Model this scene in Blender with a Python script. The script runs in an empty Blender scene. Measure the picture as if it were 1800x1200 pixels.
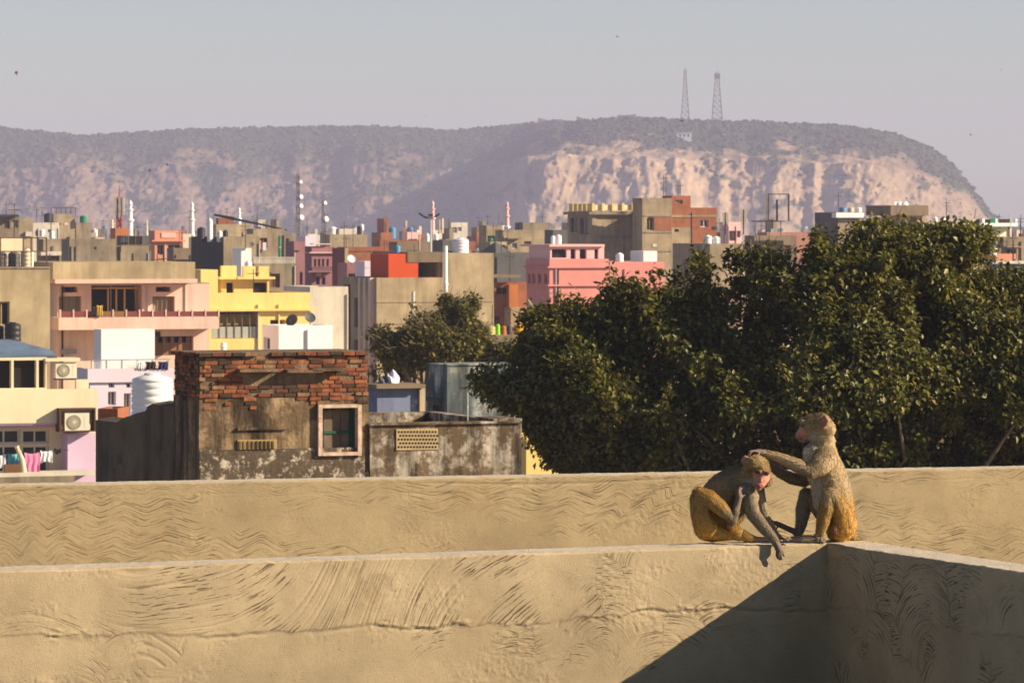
import bpy, bmesh, math, random
import numpy as np
from mathutils import Vector, Matrix

# ------------------------------------------------------------------ camera, sky, sun, exposure
scene = bpy.context.scene
F = 7350.0        # focal length in photo pixels (147 mm on a 36 mm sensor, photo 1800 px wide)
HOR = 400.0       # eye level in the photo
CZ = 16.0         # camera height above the street
cam_d = bpy.data.cameras.new("camera")
cam = bpy.data.objects.new("camera", cam_d)
scene.collection.objects.link(cam)
cam.location = (0, 0, CZ)
cam.rotation_euler = (math.radians(90), 0, 0)
cam_d.sensor_width = 36
cam_d.sensor_fit = 'HORIZONTAL'
cam_d.lens = F / 1800 * 36
cam_d.shift_y = -(600 - HOR) / 1800
cam_d.clip_start = 0.5
cam_d.clip_end = 20000
cam_d.dof.use_dof = True
cam_d.dof.focus_distance = 16.3
cam_d.dof.aperture_fstop = 28
scene.camera = cam

SUN_AZ = math.radians(99)      # clockwise from +Y
SUN_EL = math.radians(25.5)
world = bpy.data.worlds.new("World"); scene.world = world; world.use_nodes = True
wn = world.node_tree
sky_n = wn.nodes.new('ShaderNodeTexSky'); sky_n.sky_type = 'NISHITA'; sky_n.sun_disc = False
sky_n.sun_elevation = SUN_EL; sky_n.sun_rotation = SUN_AZ
sky_n.air_density = 0.8; sky_n.dust_density = 0.6; sky_n.ozone_density = 0.0; sky_n.altitude = 400
bg = wn.nodes['Background']; bg.inputs['Strength'].default_value = 0.055
wn.links.new(sky_n.outputs[0], bg.inputs[0])
sun_d = bpy.data.lights.new("sun", 'SUN'); sun = bpy.data.objects.new("sun", sun_d)
scene.collection.objects.link(sun)
sun_d.energy = 5.0; sun_d.angle = math.radians(0.55); sun_d.color = (1.0, 0.805, 0.55)
to_sun = Vector((math.sin(SUN_AZ) * math.cos(SUN_EL), math.cos(SUN_AZ) * math.cos(SUN_EL), math.sin(SUN_EL)))
sun.rotation_euler = to_sun.to_track_quat('Z', 'Y').to_euler()
sun.location = (60, -10, 60)
vs = scene.view_settings
vs.view_transform = 'Standard'; vs.look = 'None'; vs.gamma = 1.0; vs.use_curve_mapping = False
vs.exposure = 0.95
scene.render.engine = 'CYCLES'
scene.cycles.use_denoising = True
scene.cycles.max_bounces = 6
scene.cycles.volume_bounces = 0
scene.cycles.transparent_max_bounces = 8
scene.cycles.sample_clamp_indirect = 4

HAZE_DENSITY = 0.0002
rnd = random.Random(11)
COL = scene.collection

def P(px, py, D):
    return Vector(((px - 900) / F * D, D, CZ - (py - HOR) / F * D))

# ------------------------------------------------------------------ noise (numpy)
def _hash(ix, iy, seed):
    h = (ix * 374761393 + iy * 668265263 + seed * 1442695041) & 0xFFFFFFFF
    h = ((h ^ (h >> 13)) * 1274126177) & 0xFFFFFFFF
    return ((h ^ (h >> 16)) & 0xFFFFFF) / float(0xFFFFFF)

def vnoise(x, y, seed=0):
    x = np.asarray(x, float); y = np.asarray(y, float)
    x, y = np.broadcast_arrays(x, y)
    ix = np.floor(x).astype(np.int64); iy = np.floor(y).astype(np.int64)
    fx = x - ix; fy = y - iy
    fx = fx * fx * (3 - 2 * fx); fy = fy * fy * (3 - 2 * fy)
    a = _hash(ix, iy, seed); b = _hash(ix + 1, iy, seed)
    c = _hash(ix, iy + 1, seed); d = _hash(ix + 1, iy + 1, seed)
    return (a + (b - a) * fx) * (1 - fy) + (c + (d - c) * fx) * fy      # 0..1

def fbm(x, y, seed=0, octv=4, gain=.5):
    s = 0; amp = 1; tot = 0
    x = np.asarray(x, float); y = np.asarray(y, float)
    for o in range(octv):
        s = s + amp * vnoise(x * 2 ** o, y * 2 ** o, seed + o * 17); tot += amp; amp *= gain
    return s / tot * 2 - 1          # -1..1

def sstep(a, b, x):
    t = np.clip((x - a) / (b - a), 0, 1); return t * t * (3 - 2 * t)

# ------------------------------------------------------------------ materials
MATS = {}
def _base(name):
    m = bpy.data.materials.new(name); m.use_nodes = True
    nt = m.node_tree; b = nt.nodes['Principled BSDF']
    return m, nt, b

def M(name, col, var=.14, dirt=.0, dcol=(.05, .042, .034), nscale=.5, rough=.9, bump=.25, bscale=18., spec=.15, metal=0., patch=0., pcol=(.6, .55, .5), pscale=1.2, dscale=1.1):
    """plaster / paint / metal: base colour with blotches, vertical weather streaks, flaked patches and fine relief"""
    if name in MATS: return MATS[name]
    m, nt, b = _base(name); N = nt.nodes; Lk = nt.links
    g = N.new('ShaderNodeNewGeometry')
    n1 = N.new('ShaderNodeTexNoise'); n1.inputs['Scale'].default_value = nscale; n1.inputs['Detail'].default_value = 7; n1.inputs['Roughness'].default_value = .62
    Lk.new(g.outputs['Position'], n1.inputs['Vector'])
    r1 = N.new('ShaderNodeMapRange'); r1.inputs[1].default_value = .3; r1.inputs[2].default_value = .7
    r1.inputs[3].default_value = 1 - var; r1.inputs[4].default_value = 1 + var * .6
    Lk.new(n1.outputs['Fac'], r1.inputs[0])
    mx = N.new('ShaderNodeMix'); mx.data_type = 'RGBA'; mx.blend_type = 'MULTIPLY'; mx.inputs['Factor'].default_value = 1
    mx.inputs['A'].default_value = (*col, 1)
    cmb = N.new('ShaderNodeCombineColor'); 
    for k in range(3): Lk.new(r1.outputs[0], cmb.inputs[k])
    Lk.new(cmb.outputs[0], mx.inputs['B'])
    out = mx.outputs['Result']
    if patch > 0:
        n3 = N.new('ShaderNodeTexNoise'); n3.inputs['Scale'].default_value = pscale; n3.inputs['Detail'].default_value = 9; n3.inputs['Roughness'].default_value = .7
        ad = N.new('ShaderNodeVectorMath'); ad.operation = 'ADD'; ad.inputs[1].default_value = (13.1, 4.2, 7.7)
        Lk.new(g.outputs['Position'], ad.inputs[0]); Lk.new(ad.outputs[0], n3.inputs['Vector'])
        r3 = N.new('ShaderNodeMapRange'); r3.inputs[1].default_value = .62 - .22 * patch; r3.inputs[2].default_value = .66 - .22 * patch + .05
        Lk.new(n3.outputs['Fac'], r3.inputs[0])
        m3 = N.new('ShaderNodeMix'); m3.data_type = 'RGBA'; m3.inputs['B'].default_value = (*pcol, 1)
        Lk.new(r3.outputs[0], m3.inputs['Factor']); Lk.new(out, m3.inputs['A']); out = m3.outputs['Result']
    if dirt > 0:
        sc = N.new('ShaderNodeVectorMath'); sc.operation = 'MULTIPLY'; sc.inputs[1].default_value = (1.3, 1.3, .16)
        Lk.new(g.outputs['Position'], sc.inputs[0])
        n2 = N.new('ShaderNodeTexNoise'); n2.inputs['Scale'].default_value = dscale; n2.inputs['Detail'].default_value = 8; n2.inputs['Roughness'].default_value = .68
        Lk.new(sc.outputs[0], n2.inputs['Vector'])
        r2 = N.new('ShaderNodeMapRange'); r2.inputs[1].default_value = .40 if dirt >= .95 else .47; r2.inputs[2].default_value = .62 if dirt >= .95 else .72; r2.inputs[4].default_value = dirt
        Lk.new(n2.outputs['Fac'], r2.inputs[0])
        m2 = N.new('ShaderNodeMix'); m2.data_type = 'RGBA'; m2.inputs['B'].default_value = (*dcol, 1)
        Lk.new(r2.outputs[0], m2.inputs['Factor']); Lk.new(out, m2.inputs['A']); out = m2.outputs['Result']
    Lk.new(out, b.inputs['Base Color'])
    b.inputs['Roughness'].default_value = rough; b.inputs['Metallic'].default_value = metal
    b.inputs['Specular IOR Level'].default_value = spec
    if bump > 0:
        nb = N.new('ShaderNodeTexNoise'); nb.inputs['Scale'].default_value = bscale; nb.inputs['Detail'].default_value = 5
        Lk.new(g.outputs['Position'], nb.inputs['Vector'])
        bp = N.new('ShaderNodeBump'); bp.inputs['Strength'].default_value = bump; bp.inputs['Distance'].default_value = .02
        Lk.new(nb.outputs['Fac'], bp.inputs['Height']); Lk.new(bp.outputs[0], b.inputs['Normal'])
    MATS[name] = m
    return m

def attr_mat(name, attr, rough=.8, spec=.2, fine=0., sheen=0.):
    m, nt, b = _base(name); N = nt.nodes; Lk = nt.links
    a = N.new('ShaderNodeVertexColor'); a.layer_name = attr
    out = a.outputs['Color']
    if fine > 0:
        g = N.new('ShaderNodeNewGeometry'); n = N.new('ShaderNodeTexNoise'); n.inputs['Scale'].default_value = fine; n.inputs['Detail'].default_value = 6
        Lk.new(g.outputs['Position'], n.inputs['Vector'])
        r = N.new('ShaderNodeMapRange'); r.inputs[1].default_value = .3; r.inputs[2].default_value = .7; r.inputs[3].default_value = .8; r.inputs[4].default_value = 1.18
        Lk.new(n.outputs['Fac'], r.inputs[0])
        mx = N.new('ShaderNodeMix'); mx.data_type = 'RGBA'; mx.blend_type = 'MULTIPLY'; mx.inputs['Factor'].default_value = 1
        c = N.new('ShaderNodeCombineColor')
        for k in range(3): Lk.new(r.outputs[0], c.inputs[k])
        Lk.new(out, mx.inputs['A']); Lk.new(c.outputs[0], mx.inputs['B']); out = mx.outputs['Result']
    Lk.new(out, b.inputs['Base Color'])
    b.inputs['Roughness'].default_value = rough; b.inputs['Specular IOR Level'].default_value = spec
    if sheen: b.inputs['Sheen Weight'].default_value = sheen
    return m

# ------------------------------------------------------------------ mesh helpers
def tag(o, label=None, cat=None, group=None, kind=None):
    if label: o['label'] = label
    if cat: o['category'] = cat
    if group: o['group'] = group
    if kind: o['kind'] = kind
    return o

def empty(name, loc, rz=0., label=None, cat=None, group=None):
    o = bpy.data.objects.new(name, None); COL.objects.link(o)
    o.location = loc; o.rotation_euler = (0, 0, rz)
    return tag(o, label, cat, group)

def mesh_obj(name, verts, faces, mat, parent=None, smooth=False):
    me = bpy.data.meshes.new(name)
    me.from_pydata([tuple(v) for v in verts], [], [tuple(f) for f in faces])
    me.validate(); me.update()
    if smooth:
        me.polygons.foreach_set('use_smooth', [True] * len(me.polygons))
    if mat: me.materials.append(mat)
    o = bpy.data.objects.new(name, me); COL.objects.link(o)
    if parent is not None: o.parent = parent
    return o

def np_mesh(name, V, Fc, mat, parent=None, smooth=False, col=None):
    """fast mesh from numpy arrays (all faces of equal size)"""
    me = bpy.data.meshes.new(name)
    k = Fc.shape[1]
    me.vertices.add(len(V)); me.vertices.foreach_set('co', np.ascontiguousarray(V, np.float32).ravel())
    me.loops.add(Fc.size); me.loops.foreach_set('vertex_index', np.ascontiguousarray(Fc, np.int32).ravel())
    me.polygons.add(len(Fc))
    me.polygons.foreach_set('loop_start', np.arange(0, Fc.size, k, dtype=np.int32))
    me.polygons.foreach_set('loop_total', np.full(len(Fc), k, np.int32))
    if smooth: me.polygons.foreach_set('use_smooth', np.ones(len(Fc), bool))
    me.update(calc_edges=True)
    if col is not None:
        a = me.color_attributes.new('col', 'FLOAT_COLOR', 'POINT')
        c4 = np.ones((len(V), 4), np.float32); c4[:, :3] = col
        a.data.foreach_set('color', c4.ravel())
    if mat: me.materials.append(mat)
    o = bpy.data.objects.new(name, me); COL.objects.link(o)
    if parent is not None: o.parent = parent
    return o

class MB:
    def __init__(s): s.v = []; s.f = []
    def quad(s, a, b, c, d):
        i = len(s.v); s.v += [a, b, c, d]; s.f.append((i, i + 1, i + 2, i + 3)); return s
    def box(s, x0, x1, y0, y1, z0, z1):
        i = len(s.v)
        s.v += [(x0, y0, z0), (x1, y0, z0), (x1, y1, z0), (x0, y1, z0), (x0, y0, z1), (x1, y0, z1), (x1, y1, z1), (x0, y1, z1)]
        s.f += [tuple(i + k for k in q) for q in ((0, 3, 2, 1), (4, 5, 6, 7), (0, 1, 5, 4), (1, 2, 6, 5), (2, 3, 7, 6), (3, 0, 4, 7))]
        return s
    def tube(s, pts, radii, n=8, cap=True):
        pts = [Vector(p) for p in pts]; i0 = len(s.v)
        for k, p in enumerate(pts):
            d = (pts[min(k + 1, len(pts) - 1)] - pts[max(k - 1, 0)]).normalized()
            a = d.orthogonal().normalized() if abs(d.z) > .95 else d.cross(Vector((0, 0, 1))).normalized()
            b = d.cross(a).normalized()
            for j in range(n):
                t = 2 * math.pi * j / n
                s.v.append(tuple(p + (a * math.cos(t) + b * math.sin(t)) * radii[k]))
        for k in range(len(pts) - 1):
            for j in range(n):
                a0 = i0 + k * n + j; a1 = i0 + k * n + (j + 1) % n
                s.f.append((a0, a1, a1 + n, a0 + n))
        if cap:
            s.f.append(tuple(i0 + j for j in range(n))[::-1]); s.f.append(tuple(i0 + (len(pts) - 1) * n + j for j in range(n)))
        return s
    def lathe(s, prof, n=20, c=(0, 0, 0)):
        i0 = len(s.v)
        for r, z in prof:
            for j in range(n):
                t = 2 * math.pi * j / n
                s.v.append((c[0] + r * math.cos(t), c[1] + r * math.sin(t), c[2] + z))
        for k in range(len(prof) - 1):
            for j in range(n):
                a0 = i0 + k * n + j; a1 = i0 + k * n + (j + 1) % n
                s.f.append((a0, a1, a1 + n, a0 + n))
        s.f.append(tuple(i0 + j for j in range(n))[::-1]); s.f.append(tuple(i0 + (len(prof) - 1) * n + j for j in range(n)))
        return s
    def build(s, name, mat, parent=None, smooth=False):
        return mesh_obj(name, s.v, s.f, mat, parent, smooth)
# ------------------------------------------------------------------ palette
concrete = M('concrete', (.35, .28, .185), .35, .6, (.10, .085, .065), patch=.15, pcol=(.40, .34, .25))
concrete_b = M('concrete_grey', (.29, .24, .17), .35, .7, (.07, .06, .05))
concrete_d = M('concrete_brown', (.22, .17, .115), .25, .5, (.06, .05, .04))
beige = M('beige_plaster', (.45, .365, .23), .38, .7, (.2, .15, .09), nscale=.3)
tan = M('tan_plaster', (.42, .335, .215), .38, .7, (.17, .13, .08), nscale=.4)
cream = M('cream_paint', (.77, .66, .47), .09, .3, (.4, .3, .18))
palepink = M('pale_pink_paint', (.70, .50, .43), .12, .5, (.32, .24, .2))
pink = M('pink_paint', (.66, .27, .25), .1, .12, (.3, .13, .12))
lightpink = M('light_pink_paint', (.78, .48, .47), .06, .1, (.4, .25, .25))
salmon = M('salmon_paint', (.66, .29, .19), .1, .15, (.3, .12, .08))
yellow = M('yellow_paint', (.82, .61, .23), .10, .3, (.45, .3, .1))
white = M('white_paint', (.84, .85, .87), .05, .1, (.45, .42, .38))
offwhite = M('weathered_white', (.62, .58, .50), .15, .4, (.2, .18, .15))
lilac = M('lilac_paint', (.62, .47, .66), .06, .12, (.35, .26, .36))
palelilac = M('pale_lilac_paint', (.68, .60, .72), .06, .15, (.35, .3, .36))
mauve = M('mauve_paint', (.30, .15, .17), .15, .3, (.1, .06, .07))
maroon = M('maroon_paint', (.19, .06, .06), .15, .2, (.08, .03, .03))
black = M('shade_black_paint', (.035, .034, .035), .2, .2, (.015, .015, .015))  # near-black colour standing in for a wall side in shade
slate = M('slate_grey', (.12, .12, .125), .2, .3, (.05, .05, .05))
red = M('red_orange_paint', (.58, .085, .025), .1, .1, (.3, .05, .02))
rust_orange = M('rust_orange_plaster', (.45, .16, .05), .2, .3, (.15, .06, .03))
brickwall = M('far_brick', (.30, .115, .06), .25, .35, (.12, .06, .04), nscale=1.3)
teal = M('teal_limewash', (.19, .245, .255), .4, .96, (.045, .055, .06), patch=.5, pcol=(.50, .50, .46), pscale=.8)
bluewash = M('blue_limewash', (.16, .19, .30), .3, .5, (.05, .06, .09), patch=.25, pcol=(.45, .45, .48))
greywhite = M('peeling_whitewash', (.56, .50, .42), .4, 1., (.03, .024, .018), nscale=2.5, patch=.8, pcol=(.16, .115, .07), pscale=2.2, dscale=2.5, bump=.5)
oldplaster = M('old_plaster', (.31, .225, .135), .55, 1., (.03, .022, .016), nscale=1.6, patch=.75, pcol=(.15, .105, .065), pscale=2.6, dscale=2.2, bump=.8)
mortar = M('old_mortar', (.20, .14, .095), .45, .8, (.03, .022, .016), nscale=5, bump=.8, bscale=30, dscale=3)
roofc = M('roof_screed', (.30, .26, .20), .25, .3)
glass = M('dark_window', (.018, .019, .022), .3, 0, rough=.25, bump=0, spec=.4)
void = M('dark_interior', (.02, .017, .015), .2, 0, bump=0)
curtain = M('window_blind', (.30, .31, .24), .15, .2, bump=0)
wood = M('brown_wood', (.20, .10, .05), .25, .2)
woodgrey = M('grey_wood', (.16, .13, .10), .3, .3, nscale=4)
green_wood = M('green_painted_wood', (.03, .10, .07), .3, .3, nscale=4)
frame_white = M('white_frame', (.75, .74, .70), .05, .1, bump=0, rough=.5)
frame_brown = M('brown_frame', (.24, .13, .07), .2, .2, bump=0)
iron = M('rusty_iron', (.10, .055, .035), .3, .2, rough=.7, bump=0)
darkiron = M('dark_iron', (.035, .032, .03), .2, 0, rough=.6, bump=0)
galv = M('galvanised_pipe', (.55, .55, .53), .1, .2, rough=.5, metal=.3, bump=0)
plast_white = M('white_tank_plastic', (.80, .80, .82), .04, .05, bump=0, rough=.45, spec=.3)
plast_lilac = M('lilac_white_plastic', (.72, .70, .82), .04, .05, bump=0, rough=.45, spec=.3)
plast_black = M('black_tank_plastic', (.02, .02, .022), .1, 0, bump=0, rough=.5, spec=.3)
plast_blue = M('blue_tank_plastic', (.07, .24, .46), .06, .05, bump=0, rough=.45, spec=.3)
plast_green = M('green_plastic', (.01, .22, .12), .06, 0, bump=0, rough=.5)
plast_lime = M('lime_plastic', (.25, .62, .04), .06, 0, bump=0, rough=.45)
plast_yellow = M('yellow_plastic', (.80, .42, .02), .06, 0, bump=0, rough=.45)
plast_tan = M('olive_drum_paint', (.42, .38, .16), .1, .2, bump=0, rough=.6)
sheet_blue = M('blue_roof_sheet', (.46, .56, .67), .2, .35, (.30, .16, .07), nscale=1.5, rough=.5, bump=0, metal=.2)
grey_metal = M('grey_metal', (.30, .30, .30), .1, .2, rough=.5, metal=.4, bump=0)
dish_m = M('dish_grey', (.10, .10, .10), .1, 0, rough=.6, bump=0)
ac_m = M('ac_casing', (.70, .66, .55), .06, .25, (.3, .22, .12), bump=0, rough=.5)
cl_pink = M('pink_cloth', (.72, .22, .42), .1, 0, bump=0)
cl_cyan = M('cyan_cloth', (.16, .48, .58), .1, 0, bump=0)
cl_white = M('white_cloth', (.74, .74, .78), .06, 0, bump=0)
cl_navy = M('navy_cloth', (.03, .03, .12), .1, 0, bump=0)
cl_dark = M('dark_cloth', (.03, .025, .03), .1, 0, bump=0)
tower_red = M('tower_red', (.45, .09, .06), .1, 0, bump=0)
bark = M('bark', (.20, .16, .11), .3, .2, nscale=5)
# ------------------------------------------------------------------ ground
earth = M('dusty_earth', (.24, .19, .13), .25, 0, nscale=.02, bump=0)
g = mesh_obj('ground', [(-3000, -100, 0), (3000, -100, 0), (3000, 6000, 0), (-3000, 6000, 0)], [(0, 1, 2, 3)], earth)
tag(g, 'dusty flat ground beneath the town', 'ground', kind='structure')

# ------------------------------------------------------------------ hills
RIDGE = [(-1500, 240), (-300, 226), (0, 225), (60, 231), (150, 240), (250, 233), (350, 228), (480, 225), (620, 223), (700, 225), (800, 231), (860, 224),
         (940, 217), (960, 214), (1000, 214), (1060, 212), (1110, 209), (1140, 210), (1200, 213), (1280, 215), (1370, 218), (1450, 222), (1530, 229),
         (1580, 239), (1640, 263), (1680, 295), (1705, 328), (1730, 362), (1760, 392), (1800, 402), (1900, 406), (3300, 408)]
rx = np.array([p[0] for p in RIDGE], float); ry = np.array([p[1] for p in RIDGE], float)
def hill_grid():
    px = np.concatenate([np.linspace(-1500, -210, 60), np.linspace(-200, 1900, 900), np.linspace(1910, 3300, 50)])
    foot = 3450 - 520 * sstep(820, 1010, px) + 120 * sstep(1450, 1750, px) + 50 * fbm(px / 130., px * 0, 3)
    depth = 420.
    t = np.concatenate([np.linspace(0, 1, 130), np.linspace(1.02, 2.2, 24)])
    PX, T = np.meshgrid(px, t)
    wob = PX + 150 * (.45 - T) + 30 * fbm(PX / 40., T * 6, 61, 3)
    FT = foot[None] + 520 * sstep(820, 1010, px)[None] - 520 * sstep(840, 990, wob)
    bl = sstep(860, 960, wob)                       # 1 = the cliff-faced bluff, 0 = the longer range
    Rtop = np.interp(px, rx, ry)
    Dr = FT + depth
    ztop = CZ - (Rtop[None] - HOR) / F * Dr
    z0 = 0.0
    cliff = np.where(T < .30, .66 * (T / .30) ** .9, .66 + .34 * sstep(.30, 1.0, T) ** .8)
    slope = np.where(T < .55, .80 * (T / .55) ** .95, .80 + .20 * sstep(.55, 1.0, T))
    sh = cliff * bl + slope * (1 - bl)
    sh = np.where(T > 1, 1 - .10 * (T - 1), sh)
    Z = z0 + (ztop - z0) * sh
    Y = FT + depth * T
    X = (PX - 900) / F * Y
    amp = sstep(0.02, .2, T) * (1 - .85 * sstep(.55, 1., T))
    gul = 1 - np.abs(fbm(X / 46. + .4 * fbm(Z / 30., X / 60., 8), Z / 70. + X / 200., 5, 5, .55))
    Y = Y - amp * (3 * (gul - .6) + 9 * fbm((X + 1.5 * Z) / 19., (Z - .45 * X) / 6.5, 9, 5, .62) + 6 * fbm((X + Z) / 5., (Z - .4 * X) / 2.6, 29, 3))
    Z = Z + amp * (5 * fbm(X / 20., Y / 20., 21, 4)) + sstep(.5, .9, T) * 1.6 * fbm(X / 6., Y / 6., 31, 3)
    nx, nt_ = len(px), len(t)
    V = np.stack([X, Y, Z], -1).reshape(-1, 3)
    i = np.arange(nt_ - 1)[:, None] * nx + np.arange(nx - 1)[None, :]
    Q = np.stack([i, i + 1, i + 1 + nx, i + nx], -1).reshape(-1, 4)
    # rock / scrub colour: what grows where
    n1 = fbm(X / 30., Z / 16., 41, 5, .6); n2 = fbm(X / 9., Z / 6., 43, 4, .6)
    st = fbm((X + 1.6 * Z) / 26., (Z - .4 * X) / 7., 45, 4, .6)
    veg = sstep(.40, .62, T * bl + (T * .75 + .14) * (1 - bl) + .22 * n1 + .16 * n2 + .14 * st + .05)
    veg = np.maximum(veg, .9 * sstep(.12, .3, n1 + .5 * n2 - .02 - .20 * bl + .35 * st))
    rock = np.array([.39, .285, .195])[None, None] * (1 + .16 * n2[..., None] + .22 * st[..., None]) * (1 - .15 * sstep(0, .4, fbm(X / 60., Z / 20., 47, 3))[..., None])
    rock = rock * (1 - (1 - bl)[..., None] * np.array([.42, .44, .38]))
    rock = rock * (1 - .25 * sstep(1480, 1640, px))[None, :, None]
    gr = np.array([.045, .054, .026])[None, None] * (1 + .35 * n2[..., None])
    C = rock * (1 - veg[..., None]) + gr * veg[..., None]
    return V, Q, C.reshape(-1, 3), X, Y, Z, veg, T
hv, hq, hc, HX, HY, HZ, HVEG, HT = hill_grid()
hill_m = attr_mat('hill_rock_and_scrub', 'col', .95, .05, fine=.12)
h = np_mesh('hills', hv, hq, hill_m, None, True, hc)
tag(h, 'long rocky hill range with scrub on top behind the town', 'hill', kind='structure')
# scrub bushes on the hills: uncountable
def scrub():
    r = np.random.RandomState(5)
    m = (HVEG.ravel() > .5) & (HT.ravel() < 1.25) & (np.abs(HX.ravel()) < 480)
    idx = np.nonzero(m)[0]; idx = r.choice(idx, 6500)
    base = np.stack([HX.ravel()[idx], HY.ravel()[idx], HZ.ravel()[idx]], -1)
    base[:, :2] += r.uniform(-1.5, 1.5, (len(idx), 2))
    k = 7
    ico = bmesh.new(); bmesh.ops.create_icosphere(ico, subdivisions=1, radius=1)
    iv = np.array([v.co[:] for v in ico.verts]); ifc = np.array([[v.index for v in f.verts] for f in ico.faces]); ico.free()
    sz = r.uniform(.7, 2.0, len(idx)) * np.where(r.rand(len(idx)) < .1, 1.5, 1)
    V = base[:, None, :] + iv[None] * sz[:, None, None] * np.array([1.2, 1.2, .8]) * r.uniform(.65, 1.3, (len(idx), len(iv), 1)) + np.array([0, 0, .4])
    Fc = ifc[None] + (np.arange(len(idx)) * len(iv))[:, None, None]
    c = np.array([.040, .050, .022])[None] * r.uniform(.5, 1.6, (len(idx), 1)) + r.uniform(0, .02, (len(idx), 1)) * np.array([1, .7, .2])
    C = np.repeat(c, len(iv), 0)
    o = np_mesh('scrub', V.reshape(-1, 3), Fc.reshape(-1, 3), attr_mat('scrub_green', 'col', .95, .05), None, False, C)
    tag(o, 'dull green scrub and low trees covering the hilltops', 'scrub', kind='stuff')
scrub()

def ridge_z(px):
    j = int(np.argmin(np.abs((HX[129] / HY[129] * F + 900) - px)))
    return HX[129][j], HY[129][j], HZ[129][j]

def lattice_tower(name, label, x, y, z0, h, wb, wt, mat, levels, r, cat='tower', dishes=()):
    root = empty(name, (x, y, z0), 0, label, cat)
    legs = MB(); W = lambda t: (wb + (wt - wb) * min(1, t * 1.15)) / 2
    for sx in (-1, 1):
        for sy in (-1, 1):
            mb = MB(); pts = [(sx * W(t), sy * W(t), h * t) for t in (0, .3, .6, .87, 1)]
            mb.tube(pts, [r * 1.3] * 5, 5); mb.build('leg', mat, root)
    br = MB()
    for k in range(levels):
        t0, t1 = k / levels, (k + 1) / levels; a, b = W(t0), W(t1); z, zz = h * t0, h * t1
        for (p, q) in (((-a, -a), (b, -b)), ((a, -a), (-b, -b)), ((-a, a), (b, b)), ((a, a), (-b, b)), ((-a, -a), (-b, b)), ((-a, a), (-b, -b)), ((a, -a), (b, b)), ((a, a), (b, -b))):
            br.tube([(p[0], p[1], z), (q[0], q[1], zz)], [r * .7] * 2, 4, False)
        for (p, q) in (((-b, -b), (b, -b)), ((b, -b), (b, b)), ((b, b), (-b, b)), ((-b, b), (-b, -b))):
            br.tube([(p[0], p[1], zz), (q[0], q[1], zz)], [r * .7] * 2, 4, False)
    br.build('bracing', mat, root)
    MB().tube([(0, 0, h), (0, 0, h * 1.06)], [r, r * .5], 5).build('antenna_spike', mat, root)
    for (t, side, rr) in dishes:
        mb = MB(); a = W(t) + rr * .6
        mb.lathe([(.05 * rr, 0), (rr, .25 * rr), (rr, .4 * rr), (.1 * rr, .5 * rr)], 10)
        o = mb.build('antenna_dish', frame_white, root); o.location = (side * a, -a * .3, h * t); o.rotation_euler = (math.radians(75), 0, side * .7)
    return root
hazy_steel = M('tower_steel', (.16, .14, .14), .1, 0, rough=.6, bump=0)
for (px, yt, yb, wb, wt, lab) in ((1204, 121, 214, 15, 4, 'slender lattice mast on the hilltop'), (1260, 129, 216, 19, 7, 'wide-legged lattice tower with platform head on the hilltop')):
    X, Y, Z = ridge_z(px); s = Y / F
    t = lattice_tower('lattice_tower', lab, X, Y - 6, Z - 2, (yb - yt) * s + 1, wb * s, wt * s, hazy_steel, 9, .22)
    if wt == 7:
        MB().box(-2.2, 2.2, -2.2, 2.2, (yb - yt) * s - 3.5, (yb - yt) * s).build('platform_head', hazy_steel, t)
# fort wall along the crest
fort_m = M('fort_stone', (.30, .24, .18), .25, .3, bump=0)
X0, Y0, Z0 = ridge_z(1040)
fw = empty('fort_wall', (X0, Y0 - 4, 0), 0, 'low ruined fort wall with bastions along the crest', 'wall')
pts = [(945, 1.6), (975, 1.8), (976, .8), (1010, .6), (1050, .9), (1085, 1.3), (1100, 2.4), (1118, 2.6), (1119, 1.2), (1140, 1.4), (1141, 1)]
for a, b in zip(pts[:-1], pts[1:]):
    xa, ya, za = ridge_z(a[0]); xb, yb, zb = ridge_z(b[0])
    if b[0] - a[0] < 3: continue
    mb = MB(); i = 0
    xa -= X0; xb -= X0; y0, y1 = -2.0 + (ya + yb) / 2 - Y0, 2.0 + (ya + yb) / 2 - Y0
    hh = max(a[1], b[1]) * 1.3
    mb.v += [(xa, y0, za - 6), (xb, y0, zb - 6), (xb, y1, zb - 6), (xa, y1, za - 6), (xa, y0, za + hh), (xb, y0, zb + hh), (xb, y1, zb + hh), (xa, y1, za + hh)]
    mb.f += [(0, 3, 2, 1), (4, 5, 6, 7), (0, 1, 5, 4), (1, 2, 6, 5), (2, 3, 7, 6), (3, 0, 4, 7)]
    mb.build('wall_segment', fort_m, fw)
hx, hy, hz = ridge_z(1187)
hb = empty('hill_hut', (hx, hy - 165, 0), 0, 'small white hut standing in the scrub below the towers', 'hut')
zz = CZ - (240 - HOR) / F * (hy - 165)
MB().box(-5.6, 5.6, 0, 6, zz - 4, zz + 2.6).build('wall', white, hb)
MB().box(-6, 6, -.4, 6.4, zz + 2.6, zz + 3.0).build('roof', white, hb)
for k in (-3.4, -.4, 2.8): MB().box(k, k + 1.1, -.08, .1, zz - .3, zz + 1.6).build('window', void, hb)
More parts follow.
